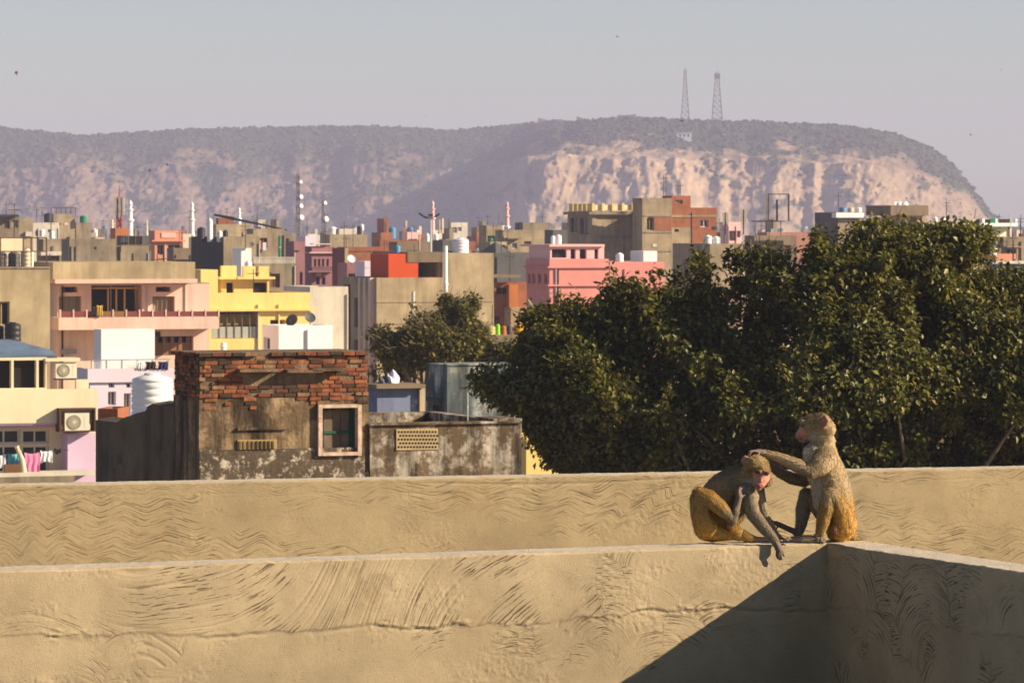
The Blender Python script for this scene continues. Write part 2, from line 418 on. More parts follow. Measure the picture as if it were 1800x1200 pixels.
# ------------------------------------------------------------------ rooftop parapets in the foreground
WTOP = CZ - 1.23                      # top of the parapets, from where their edges meet in the photo
def wall_pt(px, py): 
    D = 1.23 * F / (py - HOR); return np.array([(px - 900) / F * D, D])
CORN = wall_pt(1454, 954); LEFT = wall_pt(0, 1003)
U = (CORN - LEFT) / np.linalg.norm(CORN - LEFT)          # along the near wall, to the right
WN = np.array([U[1], -U[0]])                              # out of its face, to the camera
TH = 0.19
def streaks(a, b, seed, fr=75., along=1.6):
    n = vnoise(a * along, b * fr, seed) * .55 + vnoise(a * along * 2.3, b * fr * 2.1, seed + 3) * .45
    return -(sstep(.52, .80, n)) + .35 * (n - .5)
def arcs(s, h, seed, cell=.30):
    """overlapping trowel sweeps: concentric grooves round scattered centres"""
    best = np.full(s.shape, 9e9); val = np.zeros(s.shape); ca = np.zeros(s.shape); cb = np.zeros(s.shape)
    gx = np.floor(s / cell); gy = np.floor(h / cell)
    for dx in (-1, 0, 1):
        for dy in (-1, 0, 1):
            cx = gx + dx; cy = gy + dy
            jx = (cx + .2 + .6 * _hash(cx.astype(np.int64) + 500, cy.astype(np.int64) + 500, seed)) * cell
            jy = (cy + .2 + .6 * _hash(cx.astype(np.int64) + 900, cy.astype(np.int64) + 500, seed + 1)) * cell
            pr = _hash(cx.astype(np.int64) + 300, cy.astype(np.int64) + 700, seed + 2)
            d = (s - jx) ** 2 + (h - jy) ** 2 + pr * cell * cell * .6
            rr = np.sqrt((s - jx) ** 2 + (h - jy - .10 - .22 * pr) ** 2)
            an = np.arctan2(s - jx, h - jy)
            g = streaks(an * .35 + pr * 9, rr * (1 + .1 * np.sin(an * 3 + pr * 20)) + pr * 3, seed + 5, 88., 3.5) * sstep(.02, .06, rr)
            m = d < best; best = np.where(m, d, best); val = np.where(m, g, val); ca = np.where(m, an * .2 + pr * 9, ca); cb = np.where(m, rr + pr * 3, cb)
    return val, ca, cb
def relief_near(s, h):
    d = .0040 * fbm(s * 3, h * 4, 1, 4) + .0003 * fbm(s * 90, h * 90, 2, 2, .6) + .0005 * fbm(s * 22, h * 22, 3, 3)
    hc = .255 + .030 * fbm(s * 1.6, s * 0, 7, 3) + .016 * fbm(s * 9, s * 0, 9, 3) - .02 * sstep(-1.9, 0, s)
    up = 1 - sstep(-.006, .006, h - hc)
    left = 1 - sstep(-1.25, -.75, s + .2 * fbm(s * 3, h * 3, 12, 2))
    ang = np.radians(42 + 22 * fbm(s * .9, h * .5, 14, 2))
    a = s * np.cos(ang) - h * np.sin(ang); b = s * np.sin(ang) + h * np.cos(ang)
    m1 = sstep(-.25, .25, fbm(s * 2.2, h * 3, 16, 3) + .12)
    d = d + .0034 * streaks(a, b, 20, 88., .9) * m1 * up * left
    m2 = sstep(-.2, .25, fbm(s * 3, h * 4, 18, 3) + .1)
    av, ca, cb = arcs(s, h, 30)
    d = d + .0028 * av * m2 * (1 - up * left)
    k = up * left > .5; sa = np.where(k, a, ca + 7); sb = np.where(k, b, cb); mk = np.where(k, m1, m2)
    rough = sstep(.16, .45, fbm(s * 5, h * 7, 22, 3))
    d = d + rough * .0018 * fbm(s * 80, h * 80, 23, 2, .65)
    crust = np.exp(-((h - hc) / (.006 + .022 * vnoise(s * 7, s * 0, 28))) ** 2) * sstep(-.1, .35, fbm(s * 3.5, s * 0, 25, 3))
    d = d + .0035 * up + crust * (.002 + .0075 * fbm(s * 32, h * 85, 26, 3, .7))
    d = d - .004 * np.exp(-((h - hc - .010) / .005) ** 2) * sstep(-.1, .4, fbm(s * 4, s * 0, 27, 3))
    return d, sa, sb, .85 * mk * (1 - .6 * rough) * sstep(-.35, .35, fbm(s * 6, h * 6, 77, 3))
def relief_far(s, h):
    d = .0034 * fbm(s * 3, h * 4, 51, 4) + .0003 * fbm(s * 90, h * 90, 52, 2, .6) + .0005 * fbm(s * 22, h * 22, 57, 3)
    lam = .30 + .06 * fbm(s * .4, h * 0, 54, 2)
    ph = s / .24 + 2.2 * fbm(s * .9, h * 1.6, 53, 3)
    w = .036 * (2 / np.pi) * np.arcsin(.96 * np.sin(2 * np.pi * ph)) * (0.7 + .5 * fbm(s * 1.3, h * 3, 55, 2))
    m = sstep(-.3, .3, fbm(s * 1.4, h * 5, 56, 3)) * sstep(.02, .07, h)
    d = d + .0016 * streaks(s, h + w, 60, 84., 1.3) * m
    d = d + 0.0034 * streaks(s, h + .01 * np.sin(s * 4), 66, 60., .8) * (1 - sstep(.03, .1, h))
    rough = sstep(.22, .5, fbm(s * 5, h * 7, 62, 3))
    d = d + rough * .0014 * fbm(s * 80, h * 80, 63, 2, .65)
    brk = .35 + .65 * sstep(-.25, .35, fbm(s * 4.5, h * 9, 68, 3))
    return d, s, h + w, .72 * np.maximum(m, .7 * (1 - sstep(.03, .1, h))) * brk
def relief_wing(s, h):
    return relief_near(s * 1.0 + 31.7, h)
def parapet(name, origin, u, n, s_arr, h_fine, depth, relief, mat, topmat, parent, zt=WTOP, th=TH):
    """swept wall: displaced front face, rounded arris, trowelled top, plain back"""
    rr = .007
    hs = np.concatenate([np.linspace(depth, h_fine[-1] + .08, 6), h_fine[::-1]])         # bottom to top on the front
    rows = [('f', h) for h in hs]
    for a in (30, 60): rows.append(('r', a))
    for q in np.linspace(rr, th - rr, 22): rows.append(('t', q))
    for a in (120, 150): rows.append(('b', a))
    rows.append(('k', rr)); rows.append(('k', depth))
    S = np.asarray(s_arr); ns = len(S); V = np.zeros((len(rows), ns, 3)); A = np.zeros((len(rows), ns, 3))
    edge = .0035 * fbm(S * 9, S * 0, 71, 4) + .002 * fbm(S * 40, S * 0, 72, 3)
    topn = lambda q: .0022 * fbm(S * 14, np.full(ns, q * 14), 73, 3) + .0012 * fbm(S * 60, np.full(ns, q * 60), 74, 2)
    for i, (k, v) in enumerate(rows):
        if k == 'f':
            off, A[i, :, 0], A[i, :, 1], A[i, :, 2] = relief(S, np.full(ns, v)); y = -off; z = -v + edge * math.exp(-v / .02)
        elif k == 'r':
            c = math.radians(v); off = relief(S, np.full(ns, rr))[0]; y = rr * (1 - math.sin(math.radians(90 - v))) - off * (1 - v / 90); z = -rr * (1 - math.sin(c)) + edge
        elif k == 't': y = np.full(ns, v); z = edge * math.exp(-v / .03) + topn(v)
        elif k == 'b':
            c = math.radians(v - 90); y = np.full(ns, th - rr * (1 - math.sin(c))); z = -rr * (1 - math.cos(c)) + edge * 0
        else: y = np.full(ns, th); z = np.full(ns, -v)
        V[i, :, 0] = origin[0] + u[0] * S - n[0] * y
        V[i, :, 1] = origin[1] + u[1] * S - n[1] * y
        V[i, :, 2] = zt + z
    i = np.arange(len(rows) - 1)[:, None] * ns + np.arange(ns - 1)[None]
    Q = np.stack([i, i + 1, i + 1 + ns, i + ns], -1)
    mi = np.zeros(Q.shape[:2], np.int32)
    kinds = [r[0] for r in rows]
    for a, k in enumerate(kinds[:-1]):
        if k in 't': mi[a] = 1
    o = np_mesh(name, V.reshape(-1, 3), Q.reshape(-1, 4), mat, parent, True, A.reshape(-1, 3))
    o.data.materials.append(topmat)
    o.data.polygons.foreach_set('material_index', mi.ravel())
    # end caps
    for e in (0, ns - 1):
        pass
    return o
sand = M('sand_plaster', (.393, .318, .21), .28, .0, nscale=2.2, bump=.22, bscale=260., patch=.25, pcol=(.33, .26, .165), pscale=3.)
sand2 = M('sand_plaster_far', (.418, .33, .20), .26, .0, nscale=2.0, bump=.22, bscale=260., patch=.22, pcol=(.37, .275, .15), pscale=2.4)
captop = M('cement_coping', (.52, .46, .37), .12, 0, nscale=6, bump=.4, bscale=140.)
def stroke_marks(m):
    """fine trowel scratches along the stroke coordinates stored on the mesh"""
    nt = m.node_tree; N = nt.nodes; Lk = nt.links; b = N['Principled BSDF']
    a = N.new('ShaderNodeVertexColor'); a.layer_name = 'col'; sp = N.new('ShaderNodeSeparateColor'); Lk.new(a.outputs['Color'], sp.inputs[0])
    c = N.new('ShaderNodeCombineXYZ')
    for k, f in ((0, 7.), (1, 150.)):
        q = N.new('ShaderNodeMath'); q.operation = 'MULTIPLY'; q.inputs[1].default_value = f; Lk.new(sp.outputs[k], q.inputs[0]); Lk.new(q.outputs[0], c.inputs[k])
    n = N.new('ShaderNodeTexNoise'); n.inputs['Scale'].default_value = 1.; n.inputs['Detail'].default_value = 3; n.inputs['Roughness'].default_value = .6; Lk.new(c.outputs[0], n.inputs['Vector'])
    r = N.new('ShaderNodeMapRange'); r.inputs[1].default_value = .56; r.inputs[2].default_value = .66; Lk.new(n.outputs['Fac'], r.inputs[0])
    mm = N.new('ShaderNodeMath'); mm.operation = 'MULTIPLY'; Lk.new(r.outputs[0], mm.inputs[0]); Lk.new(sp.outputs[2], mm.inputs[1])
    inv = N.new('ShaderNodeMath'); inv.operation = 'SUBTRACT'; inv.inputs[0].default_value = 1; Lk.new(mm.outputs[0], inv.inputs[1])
    bp = N.new('ShaderNodeBump'); bp.inputs['Strength'].default_value = 1.0; bp.inputs['Distance'].default_value = .009
    old = b.inputs['Normal'].links[0].from_socket; Lk.new(old, bp.inputs['Normal']); Lk.new(inv.outputs[0], bp.inputs['Height']); Lk.new(bp.outputs[0], b.inputs['Normal'])
    g = N.new('ShaderNodeNewGeometry'); ns = N.new('ShaderNodeTexNoise'); ns.inputs['Scale'].default_value = 95; ns.inputs['Detail'].default_value = 4; ns.inputs['Roughness'].default_value = .7; Lk.new(g.outputs['Position'], ns.inputs['Vector'])
    rs = N.new('ShaderNodeMapRange'); rs.inputs[1].default_value = .60; rs.inputs[2].default_value = .72; rs.inputs[4].default_value = .8; Lk.new(ns.outputs['Fac'], rs.inputs[0])
    o0 = b.inputs['Base Color'].links[0].from_socket; mg = N.new('ShaderNodeMix'); mg.data_type = 'RGBA'; mg.inputs['B'].default_value = (.17, .13, .085, 1); Lk.new(rs.outputs[0], mg.inputs['Factor']); Lk.new(o0, mg.inputs['A']); Lk.new(mg.outputs['Result'], b.inputs['Base Color'])
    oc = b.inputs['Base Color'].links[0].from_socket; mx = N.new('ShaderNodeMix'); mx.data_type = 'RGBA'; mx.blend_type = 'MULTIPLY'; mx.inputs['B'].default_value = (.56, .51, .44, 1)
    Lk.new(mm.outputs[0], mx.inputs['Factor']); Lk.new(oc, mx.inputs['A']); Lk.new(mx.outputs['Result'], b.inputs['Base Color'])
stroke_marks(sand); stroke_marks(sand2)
par = empty('parapet_wall', (CORN[0], CORN[1], WTOP - 1.2), 0, 'near sand-plastered parapet with a corner, two monkeys sitting on it', 'wall')
iv = np.array([CORN[0], CORN[1], 0])
def rel(o):                                   # keep world coordinates under the parent
    o.parent = par; o.matrix_parent_inverse = Matrix.Translation(-Vector(par.location))
s_near = np.concatenate([np.linspace(-8, -3.75, 30), np.arange(-3.7, .0, .0042), np.linspace(0, TH, 8)])
hf = np.concatenate([[.0075], np.arange(.011, .62, .0044)])
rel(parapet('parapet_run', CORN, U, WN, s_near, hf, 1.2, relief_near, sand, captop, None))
s_w = np.concatenate([np.arange(-.006, 2.2, .0055), np.linspace(2.25, 6.5, 30)])
# the return wall: its inner face looks left; runs towards the camera
ORW = CORN
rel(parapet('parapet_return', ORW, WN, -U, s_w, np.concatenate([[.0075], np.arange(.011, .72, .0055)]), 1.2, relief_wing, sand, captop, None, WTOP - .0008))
capend = np.array([CORN + U * TH, CORN + U * TH - WN * TH])
mb = MB(); a, b = capend
mb.quad((a[0], a[1], WTOP - 1.2), (b[0], b[1], WTOP - 1.2), (b[0], b[1], WTOP - .004), (a[0], a[1], WTOP - .004))
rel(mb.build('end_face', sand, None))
FL = wall_pt(0, 853.5); FR = wall_pt(1800, 822)
U2 = (FR - FL) / np.linalg.norm(FR - FL); N2 = np.array([U2[1], -U2[0]])
LEN2 = np.linalg.norm(FR - FL)
s_far = np.concatenate([np.linspace(-3, -.15, 20), np.arange(-.1, LEN2 + .1, .0052), np.linspace(LEN2 + .15, LEN2 + 4, 20)])
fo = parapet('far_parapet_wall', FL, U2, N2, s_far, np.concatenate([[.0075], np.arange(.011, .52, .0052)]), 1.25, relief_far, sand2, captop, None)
tag(fo, 'long sand-plastered parapet with wavy trowel marks behind the monkeys', 'wall')
# terrace floors and the building under them
def poly_slab(name, pts, z0, z1, mat, label, cat, kind=None):
    n = len(pts); v = [(p[0], p[1], z0) for p in pts] + [(p[0], p[1], z1) for p in pts]
    f = [tuple(range(n))[::-1], tuple(range(n, 2 * n))] + [(i, (i + 1) % n, n + (i + 1) % n, n + i) for i in range(n)]
    return tag(mesh_obj(name, v, f, mat), label, cat, None, kind)
roofdark = M('weathered_roof_screed', (.13, .115, .095), .3, .2)
A = CORN - U * 8; Bq = CORN + WN * 6.5
poly_slab('terrace_floor', [tuple(A), tuple(CORN + U * TH), tuple(Bq + U * TH), tuple(Bq - U * 8)], 0, WTOP - 1.2, roofdark, 'plastered terrace block below the near parapet', 'terrace', 'structure')
e = .012
poly_slab('terrace_block', [tuple(FL - U2 * 3 - N2 * TH), tuple(FL - U2 * 3 + N2 * 1.9), tuple(FR + U2 * 4 + N2 * 1.9), tuple(FR + U2 * 4 - N2 * TH)], 0, WTOP - 1.25, roofdark, 'lower terrace block carrying the far parapet', 'terrace', 'structure')
# ------------------------------------------------------------------ town houses: boxes turned like the parapet, so their left sides lie in shade
class B:
    def __init__(s, name, label, cat, x0, xm, x1, ytop, D, wm, th=20, par=.8, holes=(), sholes=(), L=None, group=None, pm=None, rec=.25, roofm=None):
        s.th = math.radians(th); s.c = math.cos(s.th); s.sn = math.sin(s.th); s.D = D; s.Cx = (xm - 900) / F * D
        s.wm = wm; s.W = s.fx(x1); s.L = max(L, s.sy(x0)) if L else max(s.sy(x0), 2.6 if D > 200 else 1.2); s.H = s.fz(ytop, 0); s.par = par; s.R = s.H - par
        s.root = empty(name, (s.Cx, D, 0), s.th, label, cat, group)
        hl = [(s.fx(h[0]), s.fx(h[1]), s.fz(h[3], s.fx(h[0])), s.fz(h[2], s.fx(h[0]))) for h in holes]
        sl = [(s.sy(h[1]), s.sy(h[0]), s.sz(h[3], s.sy(h[0])), s.sz(h[2], s.sy(h[0]))) for h in sholes]
        mb = MB(); W, L_, R = s.W, s.L, s.R
        s._face(mb, lambda a, d, z: (a, d, z), 0, W, 0, R, hl, rec)
        s._face(mb, lambda a, d, z: (d, a, z), 0, L_, 0, R, sl, rec, True)
        mb.quad((W, 0, 0), (W, L_, 0), (W, L_, R), (W, 0, R)); mb.quad((W, L_, 0), (0, L_, 0), (0, L_, R), (W, L_, R))
        mb.build('wall', wm, s.root)
        t = min(.2, W / 5)
        if par > 0:
            mb = MB(); mb.box(0, W, 0, t, R, s.H); mb.box(0, W, L_ - t, L_, R, s.H); mb.box(0, t, t, L_ - t, R, s.H); mb.box(W - t, W, t, L_ - t, R, s.H)
            mb.build('parapet', pm or wm, s.root)
            MB().box(t, W - t, t, L_ - t, R - .1, R + .02).build('roof', roofm or roofc, s.root)
        else:
            q = -.1 if roofm not in (None, 0) is not None else .0
            if roofm != 0: MB().box(q, W - q, q, L_ - q, R, R + (.15 if q else .06)).build('roof', roofm or roofc, s.root)
        if D > 205 and cat in ('house', 'building'): s.clutter()
        for h, q in zip(holes, hl): s.window(q, h[4] if len(h) > 4 else 'w', rec)
        for h, q in zip(sholes, sl): s.window(q, h[4] if len(h) > 4 else 'w', rec, True)
    def clutter(s):
        """down pipes, vents, hanging boxes and aerials that every facade here carries"""
        r = random.Random(int(s.D * 100 + s.Cx * 10))
        for k in range(r.randint(0, 2)):
            x = s.W * r.choice([.03, .97, r.uniform(.1, .9)]); MB().tube([(x, -.07, 0), (x, -.07, s.R - .1)], [.05, .05], 6).build('down_pipe', r.choice([galv, darkiron, s.wm]), s.root)
        for k in range(r.randint(0, 2)):
            x = s.W * r.uniform(.1, .85); z = s.H - r.uniform(1.3, 6); MB().box(x, x + .45, -.06, -.003, z, z + .3).build('wall_vent', r.choice([void, darkiron, offwhite]), s.root)
        if r.random() < .35:
            x = s.W * r.uniform(.1, .8); z = s.H - r.uniform(2, 5); MB().box(x, x + .8, -.35, -.003, z, z + .55).build('wall_cooler', r.choice([grey_metal, offwhite]), s.root)
        for k in range(r.randint(0, 2)):
            x = s.W * r.uniform(.1, .9); hp = r.uniform(1, 2.6); mb = MB().tube([(x, .4, s.R), (x, .4, s.H + hp)], [.035, .025], 5)
            mb.box(x - .4, x + .4, .38, .42, s.H + hp * .8, s.H + hp * .8 + .04); mb.build('roof_aerial', darkiron, s.root)
    def fx(s, px, yd=0.):
        k = (px - 900) / F; return (k * s.D + k * yd * s.c - s.Cx + yd * s.sn) / (s.c - k * s.sn)
    def fz(s, py, lx=0., yd=0.): return CZ - (py - HOR) / F * (s.D + lx * s.sn + yd * s.c)
    def sy(s, px):
        k = (px - 900) / F; return (k * s.D - s.Cx) / (-s.sn - k * s.c)
    def sz(s, py, ly): return CZ - (py - HOR) / F * (s.D + ly * s.c)
    def _face(s, mb, tr, a0, a1, z0, z1, holes, rec, flip=False):
        hs = [(max(a0 + .02, min(h[0], h[1])), min(a1 - .02, max(h[0], h[1])), max(z0, h[2]), min(z1 - .02, h[3])) for h in holes]
        xs = sorted({a0, a1} | {v for h in hs for v in h[:2]}); zs = sorted({z0, z1} | {v for h in hs for v in h[2:]})
        def q(*p):
            p = [tr(*x) for x in p]; mb.quad(*(p[::-1] if flip else p))
        for i in range(len(xs) - 1):
            for j in range(len(zs) - 1):
                xc, zc = (xs[i] + xs[i + 1]) / 2, (zs[j] + zs[j + 1]) / 2
                if any(h[0] < xc < h[1] and h[2] < zc < h[3] for h in hs): continue
                q((xs[i], 0, zs[j]), (xs[i + 1], 0, zs[j]), (xs[i + 1], 0, zs[j + 1]), (xs[i], 0, zs[j + 1]))
        for (b0, b1, c0, c1) in hs:
            q((b0, 0, c0), (b0, rec, c0), (b0, rec, c1), (b0, 0, c1)); q((b1, rec, c0), (b1, 0, c0), (b1, 0, c1), (b1, rec, c1))
            q((b0, 0, c0), (b1, 0, c0), (b1, rec, c0), (b0, rec, c0)); q((b0, rec, c1), (b1, rec, c1), (b1, 0, c1), (b0, 0, c1))
    def window(s, q, st, rec, side=False):
        a0, a1, z0, z1 = min(q[0], q[1]), max(q[0], q[1]), q[2], q[3]; y = rec - .03
        def bx(mb, p0, p1, d0, d1, h0, h1):
            mb.box(d0, d1, p0, p1, h0, h1) if side else mb.box(p0, p1, d0, d1, h0, h1)
        pane = {'w': glass, 'v': void, 'c': curtain, 'b': wood, 'g': glass, 'd': woodgrey, 'k': wood, 'l': frame_white, 'j': frame_brown}[st[0]]
        fm = frame_white if 'W' in st else frame_brown if st[0] in 'bkjdg' else s.wm if st[0] == 'v' else frame_brown
        t = min(.07, (a1 - a0) * .12); mb = MB()
        bx(mb, a0, a0 + t, y - .06, y, z0, z1); bx(mb, a1 - t, a1, y - .06, y, z0, z1); bx(mb, a0 + t, a1 - t, y - .06, y, z1 - t, z1); bx(mb, a0 + t, a1 - t, y - .06, y, z0, z0 + t)
        nm = next((int(c) for c in st if c.isdigit()), 1)
        for k in range(1, nm + 1):
            x = a0 + (a1 - a0) * k / (nm + 1); bx(mb, x - t * .4, x + t * .4, y - .05, y, z0 + t, z1 - t)
        if 'h' in st: bx(mb, a0 + t, a1 - t, y - .045, y, (z0 + z1) / 2 - t * .4, (z0 + z1) / 2 + t * .4)
        f = mb.build('door' if st[0] == 'k' else 'window', fm, s.root)
        mb = MB(); bx(mb, a0, a1, y, y + .05, z0, z1); mb.build('pane' if st[0] != 'k' else 'door_leaf', pane, f)
        if 'S' in st:
            mb = MB(); bx(mb, a0 - .25, a1 + .25, -.5, .02, z1 + .1, z1 + .2); mb.build('sunshade', s.wm, s.root)
    def box(s, name, px0, px1, py0, py1, y0, y1, mat, parent=None):
        """box whose front plane lies at local depth y0, drawn from photo pixels"""
        x0, x1 = s.fx(px0, y0), s.fx(px1, y0); z1, z0 = s.fz(py0, x0, y0), s.fz(py1, x0, y0)
        return MB().box(x0, x1, y0, y1, z0, z1).build(name, mat, parent or s.root)
    def band(s, py0, py1, proud, mat, name='ledge'):
        z1, z0 = s.fz(py0), s.fz(py1); p = proud; mb = MB()
        mb.box(-p, s.W + p, -p, 0.003, z0, z1); mb.box(-p, .003, .003, s.L, z0, z1); return mb.build(name, mat, s.root)
    def room(s, px0, px1, ytop, yd, dp, mat, name='roof_room', holes=()):
        yd = max(.02, min(yd, s.L - 1.2)); dp = min(dp, max(.9, s.L - yd - .02))
        x0, x1 = s.fx(px0, yd), s.fx(px1, yd); z1 = s.fz(ytop, x0, yd); mb = MB()
        hl = [(s.fx(h[0], yd) - x0, s.fx(h[1], yd) - x0, s.fz(h[3], x0, yd), s.fz(h[2], x0, yd)) for h in holes]
        s._face(mb, lambda a, d, z: (x0 + a, yd + d, z), 0, x1 - x0, s.R, z1, hl, .3)
        mb.quad((x1, yd, s.R), (x1, yd + dp, s.R), (x1, yd + dp, z1), (x1, yd, z1)); mb.quad((x0, yd + dp, s.R), (x0, yd, s.R), (x0, yd, z1), (x0, yd + dp, z1))
        mb.quad((x1, yd + dp, s.R), (x0, yd + dp, s.R), (x0, yd + dp, z1), (x1, yd + dp, z1)); mb.quad((x0, yd, z1), (x1, yd, z1), (x1, yd + dp, z1), (x0, yd + dp, z1))
        o = mb.build(name, mat, s.root)
        for h in hl: MB().box(x0 + h[0], x0 + h[1], yd + .28, yd + .33, h[2], h[3]).build('opening', void, o)
        return o
    def at(s, lx, ly, z): return Vector((s.Cx + lx * s.c - ly * s.sn, s.D + lx * s.sn + ly * s.c, z))

TANKN = 0
def tank(label, px0, px1, ytop, b=None, yd=1.2, D=None, mat=None, ybot=None, group=None, shape='tank', z0=None):
    """roof water tank: ribbed drum with shoulder and lid, standing on the roof of b (or at its own depth)"""
    mat = mat or plast_white
    pc = (px0 + px1) / 2
    if b:
        yd = min(yd, b.L * .55); lx = b.fx(pc, yd); p = b.at(lx, yd, b.R); D_ = p.y
    else:
        D_ = D; p = P(pc, ybot, D); 
    zb = b.R + .02 if b else p.z
    if z0 is not None: zb = z0
    r = (px1 - px0) / 2 / F * D_; h = CZ - (ytop - HOR) / F * D_ - zb
    o = empty('water_tank', (p.x, p.y, zb), rnd.uniform(0, 6), label, 'tank', group)
    hb = h * .84; prof = [(r * .97, 0)]
    n = max(3, int(hb / .22))
    for k in range(n):
        z = hb * k / n; dz = hb / n
        prof += [(r, z + dz * .12), (r, z + dz * .78), (r * .955, z + dz * .86), (r * .955, z + dz * .96)]
    prof += [(r, hb), (r * .93, hb + h * .05), (r * .5, h * .95), (r * .38, h * .955)]
    MB().lathe(prof, 28).build('drum', mat, o, True)
    MB().lathe([(r * .40, h * .95), (r * .40, h * .985), (r * .34, h), (r * .05, h)], 16).build('lid', mat, o)
    return o

def pipe(name, label, cat, px, y0, y1, D, wpx, mat, group=None):
    p = P(px, y0, D); q = P(px, y1, D); o = empty(name, (q.x, q.y, q.z), 0, label, cat, group)
    r = wpx / 2 / F * D; h = p.z - q.z
    MB().tube([(0, 0, 0), (0, 0, h)], [r, r], 10).build('pipe', mat, o)
    MB().lathe([(r * 1.3, 0), (r * 1.3, h * .03 + .05), (r, h * .03 + .06)], 10, (0, 0, h * .42)).build('coupling', mat, o)
    return o

def dish(label, px, py, D, dpx, mat=None, face=1, group=None):
    p = P(px, py, D); r = dpx / 2 / F * D
    o = empty('satellite_dish', (p.x, p.y, p.z - r * 1.5), 0, label, 'dish', group)
    prof = [(.02, -.22 * r), (r * .35, -.2 * r), (r * .7, -.11 * r), (r, .06 * r), (r, .09 * r), (r * .7, -.07 * r), (r * .35, -.16 * r), (.02, -.18 * r)]
    d = MB().lathe(prof, 20).build('reflector', mat or dish_m, o); d.location = (0, 0, r * 1.5); d.rotation_euler = (math.radians(62), 0, math.radians(25 * face))
    MB().tube([(0, 0, 0), (0, .1 * r, r * .8), (0, .2 * r, r * 1.4)], [r * .07] * 3, 8).build('stand', dish_m, o)
    MB().tube([(0, 0, r * .7), (.25 * r * face, -.85 * r, r * 1.75)], [r * .04] * 2, 6).build('feed_arm', dish_m, o)
    return o

# ---- 1. brick tower house (about 65 m away), courses of single bricks above old plaster
T = B('brick_house', 'ruined house of bare brick over stained plaster with a green-shuttered window', 'house', 305, 350, 648, 700, 65, oldplaster, par=0, roofm=0,
      holes=[(566, 630, 716, 797, 'v')])
ztop = T.fz(617); zb = T.R - .05
MB().box(.02, T.W - .02, .02, T.L - .02, zb + .03, ztop - .03).build('mortar_core', mortar, T.root)
bm_ = [M('brick_orange', (.30, .115, .052), .5, .8, nscale=9, dscale=3), M('brick_red', (.24, .085, .045), .5, .8, nscale=9, dscale=3), M('brick_dark', (.15, .065, .04), .4, .7, nscale=9, dscale=3), M('brick_sooty', (.07, .045, .032), .4, .5, nscale=9), M('brick_dusty', (.27, .16, .095), .4, .7, nscale=9, dscale=3)]
def brick_mesh(l, d, hgt, mat, k):
    r2 = random.Random(k); v = []
    for z in (0, 1):
        for (x, y) in ((0, 0), (1, 0), (1, 1), (0, 1)):
            v.append((x * l + r2.uniform(-.006, .006), y * d + r2.uniform(-.006, .006), z * hgt + r2.uniform(-.005, .005)))
    bm = bmesh.new(); vs_ = [bm.verts.new(p) for p in v]
    for q in ((0, 3, 2, 1), (4, 5, 6, 7), (0, 1, 5, 4), (1, 2, 6, 5), (2, 3, 7, 6), (3, 0, 4, 7)): bm.faces.new([vs_[i] for i in q])
    bmesh.ops.bevel(bm, geom=list(bm.edges), offset=.006, segments=1, affect='EDGES')
    me = bpy.data.meshes.new('brick'); bm.to_mesh(me); bm.free(); me.materials.append(mat); return me
BL, BD, BH = .20, .10, .056
bmeshes = [[brick_mesh(BL, BD, BH, m, k * 7 + j) for k in range(3)] for j, m in enumerate(bm_)]
hmeshes = [[brick_mesh(BL * .5, BD, BH, m, 90 + k * 7 + j) for k in range(2)] for j, m in enumerate(bm_)]
zb -= .26; ncr = int((ztop - zb - .04) / .064)
for side in (0, 1):
    ln = T.W if side == 0 else T.L
    for c in range(ncr):
        z = zb + .06 + c * .064; a = rnd.uniform(-.02, .0) + (BL / 2 if c % 2 else 0) * .9
        if c % 2 and side == 0:
            pass
        while a < ln - .10:
            half = rnd.random() < .18 or a + BL > ln
            l = BL * .5 if half else BL
            if a + l > ln + .02: break
            w = rnd.random(); rel_ = a / ln
            gone = rnd.random() < (.07 if c > 4 else .9 - .2 * c + (.1 if side else 0)) or (c < 4 and fbm(a * 3 + side * 9, c * .5, 5, 2) < -.05)
            recess = side == 0 and 5 <= ncr - 1 - c <= 7 and .25 < rel_ < .70
            if not gone and not recess:
                dark = .34 + (.35 if c >= ncr - 2 else 0) + (.35 if .42 < rel_ < .62 and c < ncr - 5 else 0)
                j = 3 if w < dark * .5 else 2 if w < dark else 4 if w > .93 else 1 if w > .6 else 0
                me = rnd.choice(hmeshes[j] if half else bmeshes[j])
                o = bpy.data.objects.new('brick', me); COL.objects.link(o); o.parent = T.root
                pr = (.012 if c > 4 else -.012) - rnd.uniform(0, .02) - (.05 if c >= ncr - 1 else 0)
                if side == 0: o.location = (a, pr, z + rnd.uniform(-.003, .003))
                else: o.location = (pr + BD, a, z + rnd.uniform(-.003, .003)); o.rotation_euler = (0, 0, math.radians(90))
                if side == 0: o.rotation_euler = (rnd.uniform(-.02, .02), rnd.uniform(-.012, .012), rnd.uniform(-.03, .03))
            a += l + .012
# broken stone shelf over the dark recess, capping slabs, window surround and shutters
for (a, b_, dz) in ((430, 497, 0), (498, 560, -.015), (562, 618, .01)):
    o = T.box('shelf_slab', a, b_, 649.5, 654.5, -.20, .05, mortar); o.rotation_euler = (0, rnd.uniform(-.01, .01), 0)
T.box('flaked_dado', 351, 648, 791, 900, -.012, -.001, M('flaking_whitewash', (.11, .085, .06), .4, .6, nscale=3, patch=.42, pcol=(.52, .46, .38), pscale=7, dscale=3, bump=.6))
surround = M('worn_pink_white_frame', (.60, .47, .38), .35, .8, (.25, .11, .07), nscale=6, patch=.4, pcol=(.42, .2, .13), pscale=9)
for q in ((560, 567, 711, 801), (629.5, 636, 711, 801)): T.box('window_jamb', *q, -.07, .10, surround)
T.box('window_lintel', 567.2, 629.3, 711, 717, -.065, .10, surround); T.box('window_sill', 567.2, 629.3, 795, 801, -.075, .10, surround)
